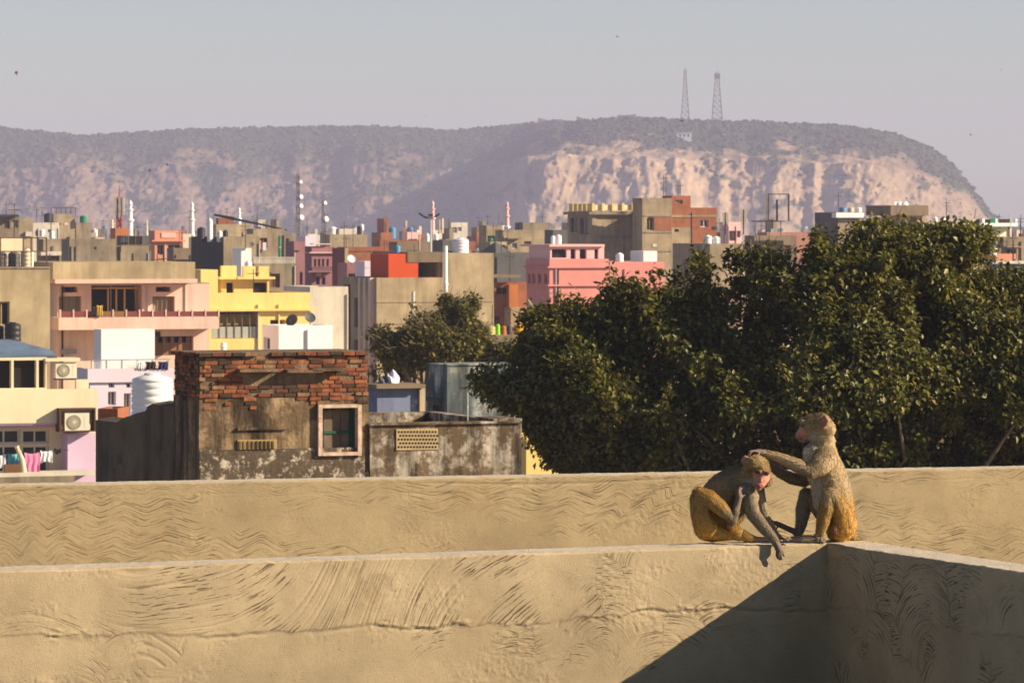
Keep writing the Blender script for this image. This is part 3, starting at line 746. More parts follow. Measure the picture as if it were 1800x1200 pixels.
for (a, b_, m) in ((569, 584, woodgrey), (584.5, 598, woodgrey), (599, 613, woodgrey), (613.5, 628, green_wood)):
    T.box('shutter_board', a, b_, 722, 795, .12 + rnd.uniform(0, .02), .16, m)
T.box('shutter_rail', 569, 627, 757, 762, .10, .118, green_wood)
T.box('niche_shelf', 418, 506, 751.5, 756, -.05, .05, oldplaster); T.box('niche_panel', 418, 487, 773, 790, -.03, .03, M('ochre_panel', (.42, .30, .12), .2, .3, nscale=3))
for k in range(9): T.box('panel_baluster', 421 + k * 7.2, 424 + k * 7.2, 775, 789, -.045, -.031, oldplaster)
# ragged shaded wall running back from the tower
wv = []
prof = [(305, 716), (290, 714), (268, 709), (259, 714), (256, 722), (240, 726), (215, 735), (205, 742), (190, 740), (168, 738)]
mb = MB()
for (p, q) in zip(prof[:-1], prof[1:]):
    ya, yb_ = T.sy(p[0]), T.sy(q[0]); za, zb2 = T.sz(p[1], ya), T.sz(q[1], yb_)
    i = len(mb.v)
    mb.v += [(0, ya, 0), (0, yb_, 0), (.3, yb_, 0), (.3, ya, 0), (0, ya, za), (0, yb_, zb2), (.3, yb_, zb2 + .05), (.3, ya, za + .05)]
    mb.f += [tuple(i + k for k in f) for f in ((4, 5, 6, 7), (0, 4, 7, 3), (1, 2, 6, 5), (0, 1, 5, 4)[::-1], (2, 3, 7, 6)[::-1])]
ragm = M('shade_dark_old_plaster', (.13, .105, .075), .4, .8, (.015, .012, .01), nscale=1.3, patch=.3, pcol=(.07, .055, .04), bump=.6)  # old plaster, base colour darkened to paint in the wall's shade
rw = mb.build('courtyard_wall', ragm, None); rw.location = T.root.location; rw.rotation_euler = T.root.rotation_euler
tag(rw, 'shade-darkened ragged wall running back beside the ruined brick house', 'wall')

# ---- 2. low whitewashed terrace house right of it
lw = B('low_house', 'low mildewed whitewashed house with a pierced plaster screen in its wall', 'house', 640, 650.5, 917, 746, 65.9, greywhite, par=.62, L=4.2)
jm = M('jali_plaster', (.44, .34, .19), .15, .2, nscale=4)
fr = lw.box('screen_panel', 697, 770, 754, 791, -.02, .03, jm)
for r_ in range(5):
    for c_ in range(13):
        lw.box('screen_hole', 700 + c_ * 5.4 + (2.7 if r_ % 2 else 0), 702.6 + c_ * 5.4 + (2.7 if r_ % 2 else 0), 757 + r_ * 6.6, 760.6 + r_ * 6.6, -.026, -.0205, void, fr)
lw.box('coping', 650.5, 918, 744, 747.5, -.05, .21, greywhite)
lw.box('end_pier', 868, 917.5, 736, 744, .02, .9, greywhite)
pipe('roof_pipe', 'thin grey pipe rising from the low whitewashed house', 'pipe', 822, 690, 745, 67.5, 2.0, galv)

# ---- 3. cream house with blue corrugated roof, air conditioners and washing (left edge)
c3 = B('cream_house', 'cream house with blue corrugated roof, white-framed windows and lilac ground floor', 'house', -60, -45, 168, 688, 150, cream, par=.7,
       holes=[(-20, 36, 755, 781, 'w1W'), (39, 86, 755, 780, 'w1W'), (-20, 36, 783, 832, 'w1W'), (39, 86, 783, 832, 'w1W'), (144, 166, 771, 784, 'b')])
c3.box('lilac_storey', -45, 120, 748, 753, -.02, .1, lilac)
lw3 = c3.box('lilac_wall', 119, 167.5, 762, 900, -.9, .0, lilac); c3.box('lilac_soffit', -45, 118.5, 745, 748, -.9, -.001, lilac)
c3.box('balcony_front', -45, 171, 686, 745, -.95, -.75, cream); c3.box('balcony_side', 163, 171, 686, 745, -.75, -.002, cream)
c3.box('ground_ledge', -45, 168, 832, 839, -1.9, -.96, offwhite); c3.box('grey_ledge', -45, 131, 840, 900, -2.2, -1.91, concrete_b)
up = c3.room(-45, 82, 629, 1.0, 4, cream, 'upper_room', holes=[(-20, 20, 634, 683), (24, 64, 634, 683), (68, 80, 634, 683)])
for (a, b_) in ((24, 27), (61, 64), (20.5, 23.5)): c3.box('window_frame', a, b_, 634, 683, .93, .99, frame_white)
c3.box('window_head', 24, 64, 634, 637, .92, .985, frame_white); c3.box('window_foot', -20, 80, 682, 686, .92, .985, frame_white)
zr, ze = c3.fz(602, 0, 3.0), c3.fz(632, 0, .3)
xs0, xs1 = c3.fx(-45, 1), c3.fx(93, 1); n = 64; mb = MB()
for k in range(n):
    xa, xb = xs0 + (xs1 - xs0) * k / n, xs0 + (xs1 - xs0) * (k + 1) / n; za, zb_ = (.13 if k % 2 else 0), (0 if k % 2 else .13)
    cut = max(0, (k / n - .62) / .38) * 1.9
    i = len(mb.v); mb.v += [(xa, .3, ze + za), (xb, .3, ze + zb_), (xb, 3.2 - cut, zr - (zr - ze) * cut / 2.9 + zb_), (xa, 3.2 - cut, zr - (zr - ze) * cut / 2.9 + za)]
    mb.f.append((i, i + 1, i + 2, i + 3))
mb.build('corrugated_roof', sheet_blue, c3.root)
c3.box('shade_slab', 80, 141, 629.5, 635, .1, 1.0, cream); c3.box('side_post', 134, 156, 667, 686, -.3, -.1, cream)
def aircon(label, b, px0, px1, py0, py1, y0):
    x0, x1 = b.fx(px0, y0), b.fx(px1, y0); z1, z0 = b.fz(py0, x0, y0), b.fz(py1, x0, y0); w, hh = x1 - x0, z1 - z0
    p = b.at(x0, y0, z0); o = empty('air_conditioner', p, b.th, label, 'air conditioner')
    MB().box(0, w, 0, .3, 0, hh).build('casing', ac_m, o)
    g_ = MB().lathe([(hh * .40, 0), (hh * .40, .02), (hh * .34, .025), (hh * .34, .008), (.01, .008)], 24).build('fan_grille', M('ac_grille', (.30, .27, .20), .1, 0, bump=0), o)
    g_.location = (w * .38, -.001, hh * .5); g_.rotation_euler = (math.radians(90), 0, 0)
    for k in range(8):
        t = MB().box(-.006, .006, -.03, -.026, -hh * .34, hh * .34).build('grille_bar', ac_m, o); t.location = (w * .38, 0, hh * .5); t.rotation_euler = (0, math.pi * k / 8, 0)
    MB().box(w * .80, w * .95, -.006, 0, hh * .15, hh * .85).build('service_panel', ac_m, o)
    MB().box(0, w, 0, .3, -.06, 0).build('bracket', darkiron, o)
    return o
aircon('white outdoor air conditioner under the shade slab beside the blue roof', c3, 98, 135, 637, 665, .2)
aircon('grimy outdoor air conditioner hung below the cream balcony', c3, 114, 157, 726, 758, -1.3)
bxp = c3.at(c3.fx(104, -1.3), -1.25, c3.fz(759, c3.fx(104), -1.3)); 
o = empty('metal_cage', bxp, c3.th, 'rusty metal cage holding the lower air conditioner', 'bracket')
for (x0, x1, z0, z1) in ((0, .05, 0, .85), (1.28, 1.33, 0, .85), (.05, 1.28, .80, .85), (.05, 1.28, 0, .05)): MB().box(x0, x1, -.12, .5, z0, z1).build('bar', iron, o)
def cloth(label, b, px0, px1, py0, py1, y0, mat, group=None, sag=.05):
    x0, x1 = b.fx(px0, y0), b.fx(px1, y0); z1, z0 = b.fz(py0, x0, y0), b.fz(py1, x0, y0)
    nx, nz = 14, 8; V = []; 
    sd = rnd.randint(0, 999)
    for j in range(nz + 1):
        for i in range(nx + 1):
            u, v = i / nx, j / nz
            V.append((x0 + (x1 - x0) * (u + .03 * math.sin(9 * v + sd)), y0 + .035 * math.sin(u * 17 + sd + v * 1.5) * (.3 + v) , z1 + (z0 - z1) * v - sag * math.sin(math.pi * u) * (1 - v) + .03 * math.sin(u * 7 + sd) * v))
    Fq = [(j * (nx + 1) + i, j * (nx + 1) + i + 1, (j + 1) * (nx + 1) + i + 1, (j + 1) * (nx + 1) + i) for j in range(nz) for i in range(nx)]
    org = b.at(0, 0, 0)
    o = mesh_obj('hanging_cloth', V, Fq, mat, None, True); o.location = org; o.rotation_euler = (0, 0, b.th)
    md = o.modifiers.new('s', 'SOLIDIFY'); md.thickness = .012
    tag(o, label, 'laundry', group)
    return o
cloth('pale blue cloth on the washing line at the cream house', c3, -6, 11, 798, 822, -1.5, cl_white)
cloth('cyan cloth on the washing line next to a leaning pole', c3, 13, 33, 796, 816, -1.5, cl_cyan)
cloth('long pink towel on the washing line', c3, 43, 70, 795, 833, -1.5, cl_pink)
cloth('white garment on the washing line beside the pink towel', c3, 71, 92, 791, 812, -1.5, cl_white)
cloth('black cloth scrap hanging by the lilac wall', c3, 96, 107, 787, 797, -1.5, cl_dark)
a_ = c3.at(c3.fx(-40, -1.5), -1.5, c3.fz(796, 0, -1.5)); b2 = c3.at(c3.fx(120, -1.5), -1.5, c3.fz(790, c3.fx(120), -1.5))
mb = MB().tube([a_, (a_ + b2) / 2 - Vector((0, 0, .03)), b2], [.012] * 3, 6); tag(mb.build('washing_line', darkiron), 'washing line strung under the cream balcony', 'line')
p0 = c3.at(c3.fx(29, -1.7), -1.7, c3.fz(785, 0, -1.7)); p1 = c3.at(c3.fx(43, -1.65), -1.65, c3.fz(834, 0, -1.7))
mb = MB().tube([p1, (p0 + p1) / 2 + Vector((.05, 0, .03)), p0], [.10, .095, .09], 10); tag(mb.build('leaning_pole', cream), 'thick cream pole leaning by the washing line', 'pole')
o = c3.box('wooden_crate', 8, 36, 816, 834, -1.88, -1.75, wood); o.parent = None; o.location = c3.root.location; o.rotation_euler = c3.root.rotation_euler
tag(o, 'brown wooden board standing behind the leaning pole', 'board')

# ---- 4. white and lilac house
w4 = B('white_house', 'white block house over pale lilac rooms with a railed terrace', 'house', 140, 158, 300, 650, 172, palelilac, par=.5,
       holes=[(190, 204, 688, 712, 'dW'), (218, 230, 691, 730, 'kW'), (191, 201, 673, 681, 'v'), (222, 230, 673, 681, 'v')])
w4.room(178, 272, 579, 2.2, 3.2, white, 'white_block')
w4.band(648, 672, .12, palelilac, 'terrace_band')
for k in range(6): w4.box('railing_post', 160 + k * 27, 161.6 + k * 27, 633, 652, .0, .06, grey_metal)
w4.box('railing_top', 158, 300, 632, 633.6, -.01, .07, grey_metal)
mb_ = MB()
for k in range(46):
    px = 161 + k * 3.0; x0 = w4.fx(px, .03); mb_.box(x0, x0 + .02, .02, .04, w4.H, w4.fz(633.7, x0))
mb_.build('railing_bars', frame_white, w4.root)['kind'] = 'stuff'
for k, (a, b_, m) in enumerate(((240, 252, cl_white), (256, 274, cl_dark), (278, 295, cl_navy))):
    cloth(['white cloth', 'dark garment', 'navy blue cloth'][k] + ' drying over the railing of the white house', w4, a, b_, 635, 649, -.15, m, sag=.02)
tank('large white ribbed water tank beside the shade-darkened ragged wall', 231, 304, 655, None, D=130, ybot=742, z0=CZ - (745 - HOR) / F * 130)
pl = B('tank_plinth', 'low offwhite room carrying the large white water tank', 'house', 203, 207, 312, 744, 127.5, offwhite, par=0)
rb = B('rubble_parapet', 'broken brick parapet of a low roof behind the ragged wall', 'house', 171, 172, 207, 718, 73, brickwall, par=.2, th=-6, L=1.0)

# ---- 5. pale pink house with balcony
p5 = B('pink_balcony_house', 'pale pink house with a deep concrete roof fascia and long balcony', 'house', 89, 101, 368, 500, 232, palepink, par=0, rec=1.4, L=9,
       holes=[(160.5, 250, 501, 551, 'v'), (104, 143, 521, 552, 'v'), (268, 307, 521, 551, 'v'), (110, 136, 504, 514, 'v'), (274, 300, 504, 513, 'v'), (272, 340, 591, 625, 'v')])
p5.box('roof_fascia', 93, 343, 461, 491, -1.5, 6, beige); p5.box('roof_soffit', 97, 347, 491, 498.5, -1.6, 6, palepink)
p5.box('balcony_slab', 103, 385, 558, 580, -1.8, 0, palepink)
for k in range(13): p5.box('balcony_post', 105 + k * 23.2, 107.5 + k * 23.2, 544, 558, -1.8, -1.65, palepink)
for k in range(12): p5.box('balcony_panel', 108 + k * 23.2, 127.8 + k * 23.2, 547, 558, -1.76, -1.70, maroon if k not in (3, 4) else frame_brown)
for px in (104.5, 113, 121, 129, 137): p5.box('window_bar', px, px + 1.6, 521, 552, .2, .25, frame_brown)
for px in (268, 276, 284, 292, 300): p5.box('window_bar', px, px + 1.6, 521, 551, .2, .25, frame_brown)
p5.box('window_blind', 105, 143, 522, 552, .5, .55, curtain); p5.box('window_blind', 269, 306, 522, 551, .5, .55, curtain)
for px in (189, 203.5, 218): p5.box('door_post', px, px + 2.4, 506, 551, .4, .5, M('ochre_frame', (.50, .34, .12), .1, .1, bump=0))
p5.box('door_head', 162, 249, 505, 508, .4, .5, M('ochre_frame', (.5, .34, .12)))
for px in (272, 286, 300, 314, 328): p5.box('window_mullion', px, px + 6, 591, 625, .3, .36, frame_brown)
p5.box('window_panel', 272, 340, 602, 625, .36, .4, frame_brown)
p5.box('downpipe', 325.5, 327.5, 500, 558, -.08, -.003, offwhite)
p5.box('tin_vent', 108, 135, 614, 622, -.3, -.003, grey_metal)
# cloths and pots on the balcony
for (a, b_, y0, y1, m, lab) in ((163, 178, 538, 551, cl_dark, 'folded dark cloth on the pink house balcony'), (170, 180, 536, 552, M('mustard_cloth', (.6, .38, .05)), 'mustard cloth over the pink house balcony')):
    cloth(lab, p5, a, b_, y0, y1 + 4, -1.9, m)
# ---- 6. beige house at the left edge with cage and tanks
b6 = B('beige_house', 'plain beige house with an iron cage of tanks on its roof', 'house', -40, -25, 88, 470, 222, beige, par=.35, L=9, holes=[(-10, 17, 530, 572, 'v')])
for k, px in enumerate((0, 40, 54, 66, 81)): b6.box('cage_post', px, px + 2, 417, 470, .4, .46, iron)
for py in (417, 441): b6.box('cage_rail', -20, 83, py, py + 2, .38, .40, iron)
b6.box('roof_edge', -25, 89, 469, 472, -.06, .3, concrete_b)
tank('cream water tank inside the rusty roof cage', 36, 59, 437, b6, 1.5, mat=M('cream_plastic', (.78, .70, .52), .05, .1, bump=0))
tank('grey water tank in the roof cage of the beige house', 14, 35, 441, b6, 1.6, mat=M('grey_plastic', (.12, .12, .12), .05, 0, bump=0))
tank('grey water tank in the roof cage of the beige house', -8, 13, 441, b6, 1.6, mat=MATS['grey_plastic'], group='grey tanks in the cage')
COL.objects[-1] if False else None
s6 = B('cream_back_house', 'cream wall of a house behind the roof cage', 'house', -40, -30, 40, 418, 262, cream, par=.4, L=6)
t6 = B('shed_roof', 'small dark lean-to carrying black tanks below the beige house', 'shed', -40, -30, 46, 604, 200, concrete_d, par=0, L=4)
tank('ribbed black water tank on the lean-to below the beige house', 8, 37, 566, t6, 1.6, mat=plast_black)
tank('smaller black water tank next to the ribbed one on the lean-to', -16, 7, 570, t6, 2.2, mat=plast_black)
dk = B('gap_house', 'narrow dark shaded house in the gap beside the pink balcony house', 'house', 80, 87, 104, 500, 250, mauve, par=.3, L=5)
# ---- 7. yellow house
y7 = B('yellow_house', 'bright yellow house with stepped parapets and a glazed verandah', 'house', 336, 353, 545, 515, 252, yellow, par=.6, rec=1.0, L=9,
       holes=[(372, 453, 548, 595, 'v'), (475, 502, 562, 575, 'g1')])
y7.room(353, 383, 474, .02, 3, yellow, 'stair_tower'); y7.room(389, 473, 488, 1.5, 4, yellow, 'upper_room', holes=[(398, 411, 497, 516), (446, 470, 497, 516)])
for (a, b_, t) in ((389, 416, 467), (428, 449, 468), (455, 473, 468)): y7.box('parapet_block', a, b_, t, 487, 1.0, 1.3, yellow)
y7.box('upper_slab', 386, 484, 487, 491, .9, 5, yellow); y7.band(543, 547, .35, yellow, 'slab_edge')
for k in range(6): y7.box('verandah_glass', 373 + k * 13.4, 384.5 + k * 13.4, 574, 594, .1, .13, M('pale_glass', (.38, .42, .38), .1, .1, rough=.3, bump=0))
for k in range(7): y7.box('verandah_post', 371.5 + k * 13.4, 373 + k * 13.4, 548, 595, .06, .16, frame_brown)
y7.box('verandah_blind', 372, 453, 552, 572, .4, .45, M('olive_blind', (.22, .19, .09), .15, 0))
tank('white water tank on the roof of the yellow house', 430, 443, 458, y7, 3.0, z0=y7.fz(487, y7.fx(436), 3))
o = pipe('gas_drum', 'white drum standing at the foot of the yellow house', 'drum', 393, 602, 616, 247, 10, white)
# ---- 8. white block with dishes
w8 = B('white_room', 'small white rooftop room carrying two dark satellite dishes', 'house', 461, 490, 585, 572, 236, white, par=.15, sholes=[(464, 475, 592, 615, 'v')])
dish('dark satellite dish tilted left on the white room', 513, 563, 236.5, 23, face=-1); dish('dark satellite dish on the right end of the white room', 545, 558, 237.5, 20, face=1)
# ---- 9. weathered wall house
w9 = B('weathered_house', 'weathered white wall half in blue shade behind the white room', 'house', 536, 545, 612, 504, 275, offwhite, par=.4, L=6)
# ---- 10. large beige block
b10 = B('beige_block', 'large blank beige block with ribbed shaded side and tall white pipe', 'building', 600, 662, 868, 488, 300, tan, par=.4, sholes=[(622, 640, 523, 575, 'gh'), (622, 640, 596, 640, 'g')])
b10.room(778, 868, 445, .02, 12, tan, 'upper_block'); b10.box('roof_slab', 716, 778, 443, 461, .0, 8, concrete_d)
b10.room(718, 776, 461, 4.5, 4, concrete_d, 'terrace_room', holes=[(738, 746, 464, 487)])
b10.box('slab_post', 771, 777, 461, 488, .3, .8, tan)
o = b10.room(683, 735, 446, .06, 4.2, red, 'red_room')
for k in range(5):
    y0 = b10.sy(641 + k * 4.4); z1, z0 = b10.sz(488, y0), b10.sz(640, y0); MB().box(-.35, -.003, y0, y0 + .5, z0 - 8, z1).build('fin', tan if k % 2 else palepink, b10.root)
y0 = b10.sy(616); MB().box(-.15, -.003, y0, y0 + 1.2, b10.sz(660, y0) - 6, b10.sz(500, y0)).build('maroon_strip', maroon, b10.root)
for py in (530, 568, 605): b10.box('floor_line', 662, 868, py, py + 1.6, -.05, -.003, tan)
pipe('tall_pipe', 'tall white pipe up the front of the large beige block', 'pipe', 783.5, 432, 552, 299, 6.5, white)
pipe('short_pipe', 'short grey pipe on the front of the large beige block', 'pipe', 726.5, 512, 560, 299.2, 6, galv)
tank('wide lilac-white water tank on the beige block', 795, 824, 418, b10, 7, mat=plast_lilac, z0=b10.fz(446, b10.fx(810), 7))
tank('blue water tank on top of the red room', 692, 704, 431, b10, 2, mat=plast_blue, z0=b10.fz(446, b10.fx(698), .06))
tank('dark tank beside the red room', 664, 680, 470, b10, 2.5, mat=plast_black)
# ---- 11. lower ledge with coloured drums
l11 = B('ledge_house', 'pale grey house whose roof edge carries coloured drums', 'house', 838, 846, 950, 592, 160, palelilac, par=0, L=5)
l11.box('roof_edge', 838, 940, 590, 600, -.3, .1, concrete_d)
for (a, b_, yt, m, lab) in ((852, 871, 572, plast_tan, 'olive drum on the pale grey roof edge'), (871, 879, 569, plast_lime, 'lime green drum on the pale grey roof edge'), (880, 890, 572, rust_orange, 'rusty orange drum on the roof edge'), (891, 901, 571, slate, 'grey drum on the roof edge between orange ones'), (903, 924, 569, plast_yellow, 'wide yellow tank on the pale grey roof edge')):
    tank(lab, a, b_, yt, l11, .7, mat=m)
# ---- 12. brown ruin
r12 = B('brick_ruin', 'crumbling brown brick house beside the large beige block', 'house', 860, 869, 926, 496, 318, brickwall, par=.3, holes=[(869.6, 879, 555, 569, 'v'), (872, 895, 505, 518, 'v')])
r12.box('rubble_wall', 898, 926, 540, 575, -1.5, -.003, M('rubble_stone', (.42, .30, .18), .35, .4, nscale=3)); r12.box('eave', 866, 915, 483, 488, -.8, 3, concrete_d)
r12.box('corner_pier', 895, 911, 500, 540, -.6, -.003, rust_orange)
# ---- 13. pink house
p13 = B('pink_house', 'bright pink house with a paler pink open roof pavilion', 'house', 924, 966, 1070, 455, 330, pink, par=.7,
        sholes=[(928, 933, 481, 498, 'v'), (935.5, 941, 481, 498, 'v'), (945, 951, 481, 498, 'v'), (956, 962, 481, 498, 'v')])
p13.room(967, 1062, 433, .6, 6, lightpink, 'roof_pavilion', holes=[(970, 996, 438, 453), (1003, 1012, 438, 455), (1019, 1031, 438, 455), (1045, 1052, 438, 455)])
p13.box('pavilion_roof', 966, 1063, 429.5, 433.5, .3, 7, lightpink); p13.band(468, 471, .2, pink); p13.band(500, 503, .2, pink)
tank('white water tank at the rear of the pink house roof', 968, 976, 414, p13, 4, z0=p13.fz(430, p13.fx(972), 4)); tank('taller white water tank on the pink pavilion', 976, 987, 412, p13, 3, z0=p13.fz(430, p13.fx(980), 3))
e13 = B('pink_annexe', 'long low pink annexe beyond the tree top', 'house', 1066, 1072, 1168, 460, 352, pink, par=.5, L=7)
tank('white water tank on the pink annexe', 1082, 1096, 444, e13, 2); o = e13.room(1131, 1155, 441, 2, 3, white, 'white_box_room')
# ---- 14. tall unfinished building
t14 = B('unfinished_building', 'tall unfinished concrete building with a yellow striped parapet', 'building', 998, 1041, 1131, 371, 420, concrete, par=.6,
        sholes=[(1002, 1016, 381, 408, 'gh'), (1019, 1035, 381, 412, 'g')])
for k in range(6): t14.box('parapet_post', 1041 + k * 17.5, 1045 + k * 17.5, 357, 371, -.1, .12, yellow)
t14.box('parapet_panel', 1046, 1110, 360, 369.5, .12, .2, cream); 
yy = [t14.sy(1041 - 8 * k) for k in range(6)]
for k in range(5): MB().box(-.1, .12, yy[k] + .1, yy[k] + 1.2, t14.sz(371, yy[k]), t14.sz(358, yy[k])).build('parapet_post', yellow, t14.root)
t14.band(372, 377, .5, concrete_b, 'roof_slab')
for py in (415, 452): t14.box('floor_band', 1041, 1130, py, py + 3, -.06, -.003, concrete_b)
t14.box('column', 1041, 1049, 377, 500, -.1, -.003, concrete)
u14 = B('unfinished_tower', 'bare concrete stair block of the unfinished building with a dark window', 'building', 1118, 1129, 1181, 348, 416, concrete, par=.3, holes=[(1137, 1149, 383, 405, 'v')])
u14.box('brick_infill', 1150, 1180, 382, 405, -.05, -.003, brickwall)
for py in (378, 407, 440): u14.box('floor_band', 1129, 1181, py, py + 2.4, -.07, -.003, concrete_b)
v14 = B('brick_upper_house', 'red brick top storeys beside the bare concrete stair block', 'building', 1176, 1181, 1214, 344, 419, brickwall, par=.4, holes=[(1187, 1200, 347.5, 358, 'c')])
v14.box('concrete_band', 1181, 1214, 378, 382, -.07, -.003, concrete); v14.box('concrete_wall', 1181, 1214, 400, 480, -.05, -.003, concrete)
v15 = B('brick_side_house', 'red brick house with one square window right of the stair block', 'building', 1208, 1214, 1260, 365, 424, brickwall, par=.4, holes=[(1231, 1245, 386, 399, 'wW')])
v15.box('concrete_band', 1214, 1260, 378, 381.5, -.06, -.003, concrete)
c16 = B('tank_roof_house', 'concrete house with squat white tanks just above the tree', 'house', 1222, 1248, 1306, 428, 380, concrete, par=.3, L=9)
tank('squat white water tank above the tree', 1236, 1251, 413, c16, 1.5); tank('squat white water tank above the tree', 1251, 1266, 415, c16, 1.5); 
for o in COL.objects:
    if o.get('label') in ('squat white water tank above the tree', 'grey water tank in the roof cage of the beige house'): o['group'] = 'pair: ' + o['label'].split(' water')[0] + ' tanks'
# ---- 15. teal and blue houses in front of the small tree
t15 = B('teal_house', 'teal limewashed house with peeling shaded side', 'house', 749, 786, 985, 641, 112, teal, par=.25, sholes=[(761, 775, 711, 730, 'd')])
t15.box('parapet_top', 786, 985, 640, 642.5, -.04, .3, teal); MB().box(-.7, -.003, t15.sy(775) - .2, t15.sy(760) + .2, t15.sz(703, 1), t15.sz(699, 1)).build('sunshade', slate, t15.root)
t16 = B('blue_house', 'blue limewashed wall with an ochre pier below the small tree', 'house', 657, 663, 748, 683, 106, bluewash, par=.2)
t16.box('pier', 738, 747, 683, 730, -.12, -.003, beige); t16.box('plank_edge', 662, 748, 676, 683, -.25, 1, concrete_d)
for (a, b_, y0, m, lab) in ((678, 702, 655, plast_lilac, 'lilac plastic sheet bundled on the blue house roof'), (664, 682, 662, slate, 'grey bundle on the blue house roof')):
    xx = t16.fx((a + b_) / 2, .9); p = t16.at(xx, .9, t16.R); r = (b_ - a) / 2 / F * 106
    bm = bmesh.new(); bmesh.ops.create_icosphere(bm, subdivisions=3, radius=1)
    for v in bm.verts:
        v.co.x *= r; v.co.y *= .4; hgt = (CZ - (y0 - HOR) / F * 106 - t16.R); v.co.z = (v.co.z * .5 + .5) * hgt
        v.co += v.co.normalized() * .05 * math.sin(v.co.x * 31 + v.co.z * 23)
    me = bpy.data.meshes.new('bundle'); bm.to_mesh(me); bm.free(); me.materials.append(m); o = bpy.data.objects.new('cloth_bundle', me); COL.objects.link(o); o.location = p
    tag(o, lab, 'bundle')
y17 = B('yellow_low_house', 'yellow house half hidden under the big tree', 'house', 905, 925, 1120, 770, 100, yellow, par=.4, L=5, holes=[(1030, 1050, 790, 815, 'v')])
w17 = B('white_low_house', 'white and pink house glimpsed through the big tree', 'house', 1125, 1140, 1260, 760, 104, lightpink, par=.4, L=5, holes=[(1160, 1180, 780, 815, 'v')])
# ------------------------------------------------------------------ houses of the far band, left to right
def H(label, x0, xm, x1, yt, D, m, holes=(), par=.6, L=None, pm=None, sh=(), cat='house', name='town_house'):
    if not holes and x1 - xm > 18:
        r = random.Random(int(x1 * 7 + yt)); u = F / D; holes = []
        for k in range(r.randint(1, 3)):
            a = xm + (x1 - xm) * (k + .25) / 3.2; y = yt + (par + .7 + r.choice([0, 0, 2.9])) * u; holes.append((a, a + r.uniform(.6, 1.1) * u, y, y + r.uniform(.8, 1.5) * u, r.choice(['v', 'w', 'b', 'vS', 'c'])))
    return B(name, label, cat, x0, xm, x1, yt, D, m, par=par, holes=holes, L=None, pm=pm, sholes=sh)
h = H('brown house with a dark overhanging roof at the left edge', -30, -18, 34, 380, 500, concrete_d, [(8, 17, 388, 402, 'v'), (20, 32, 387, 400, 'c')], par=0); h.box('eave', -30, 33, 377, 381, -1.2, 2, darkiron)
h = H('beige block house next to the dark overhanging roof', 28, 34, 58, 383, 510, concrete, par=.4, L=6)
h = H('concrete house with rooftop railing, black tank and green box', 86, 94, 132, 376, 560, concrete, [(97, 107, 392, 395, 'v')], L=8)
for k in range(6): h.box('railing_post', 90 + k * 8.5, 91 + k * 8.5, 365, 376, .3, .4, iron)
h.box('railing_top', 90, 134, 364.5, 366, .3, .4, iron)
tank('black water tank left of the rooftop railing', 77, 92, 374.5, None, D=558, ybot=391, mat=plast_black); tank('bright green tank right of the rooftop railing', 140, 153, 378.5, None, D=561, ybot=391.5, mat=plast_green)
h2 = H('concrete annexe below the green tank', 130, 134, 160, 391, 562, concrete_b, L=8)
h3 = H('offwhite house with two bright white tanks', 52, 58, 104, 391.5, 545, offwhite, [(62, 68, 405, 415, 'v'), (84, 90, 403, 409, 'v')], L=7)
tank('bright white tank beside the window of the offwhite house', 69, 79, 403, None, D=541, ybot=416); tank('lower bright white tank at the end of the offwhite house', 86, 96, 406, None, D=541, ybot=419)
h = H('long grey-brown house wall with one small hole', 108, 122, 205, 420, 400, concrete_b, [(165.5, 169.5, 434, 438, 'v')], L=10); h4 = H('low concrete wall house with white ledge', 68, 76, 110, 420, 415, concrete_b, L=6); h4.box('ledge', 72, 112, 442, 449, -1, -.003, offwhite)
h = H('small house with blue window strips below the white minaret', 208, 214, 266, 430, 430, concrete_d, [(226, 252, 414, 431, 'v')], L=8)
b = h.room(213, 262, 414, 1, 5, slate, 'glazed_room'); [h.box('white_slat', 227 + k * 4.2, 229.5 + k * 4.2, 415, 430, .9, .99, offwhite) for k in range(6)]
h = H('concrete house with blue door strip', 203, 213, 262, 432, 405, concrete_b, [(204.5, 212, 432, 458, 'v')], L=7)
h = H('rust orange block house under the red mast', 200, 203, 226, 401, 520, rust_orange, par=.3, L=6)
h = H('salmon house with a deep parapet and open columned storey', 264, 272, 318, 405, 450, salmon, [(276, 288, 430, 448, 'v'), (295, 318, 430, 450, 'v')], par=1.0, L=8); h.band(422, 424.5, .4, salmon); h.box('parapet_inset', 284, 310, 409, 418, -.08, -.003, palepink)
h = H('slim offwhite stair tower beside the salmon house', 318, 322, 336, 411, 452, offwhite, par=.2, L=4); h = H('brown house below the salmon one', 300, 305, 336, 436, 440, concrete_d, L=6)
h9 = H('shade-dark sided house with a sunlit beige front', 336, 393, 457, 416, 380, concrete, [(414, 425, 436, 460, 'v')], par=.5)
mb = MB().quad((-.01, h9.L, 0), (-.01, 0, 0), (-.01, 0, h9.H), (-.01, h9.L, h9.H)); mb.build('painted_shade_side', black, h9.root)  # dark sheet that paints the shade onto the left side
for (a, b_, t, m, lab) in ((346, 361, 399, plast_black, 'black tank on the shade-dark sided house, beside a white column tank'), (381, 391, 405, plast_lilac, 'pale lilac tank on the shade-dark sided house'), (391.5, 401, 404, plast_black, 'small black tank right of the pale lilac tank')): tank(lab, a, b_, t, h9, h9.L * .55 if a < 360 else .8, mat=m)
tank('tall slim white tank with blue cap on the shade-dark sided house', 364, 374, 383, h9, 2.5)
h = H('ochre house with brick parapet under the dark boom', 374, 380, 440, 394, 520, tan, [(395, 400, 405, 412, 'v')], L=8); h.room(384, 410, 383, 2, 4, brickwall)
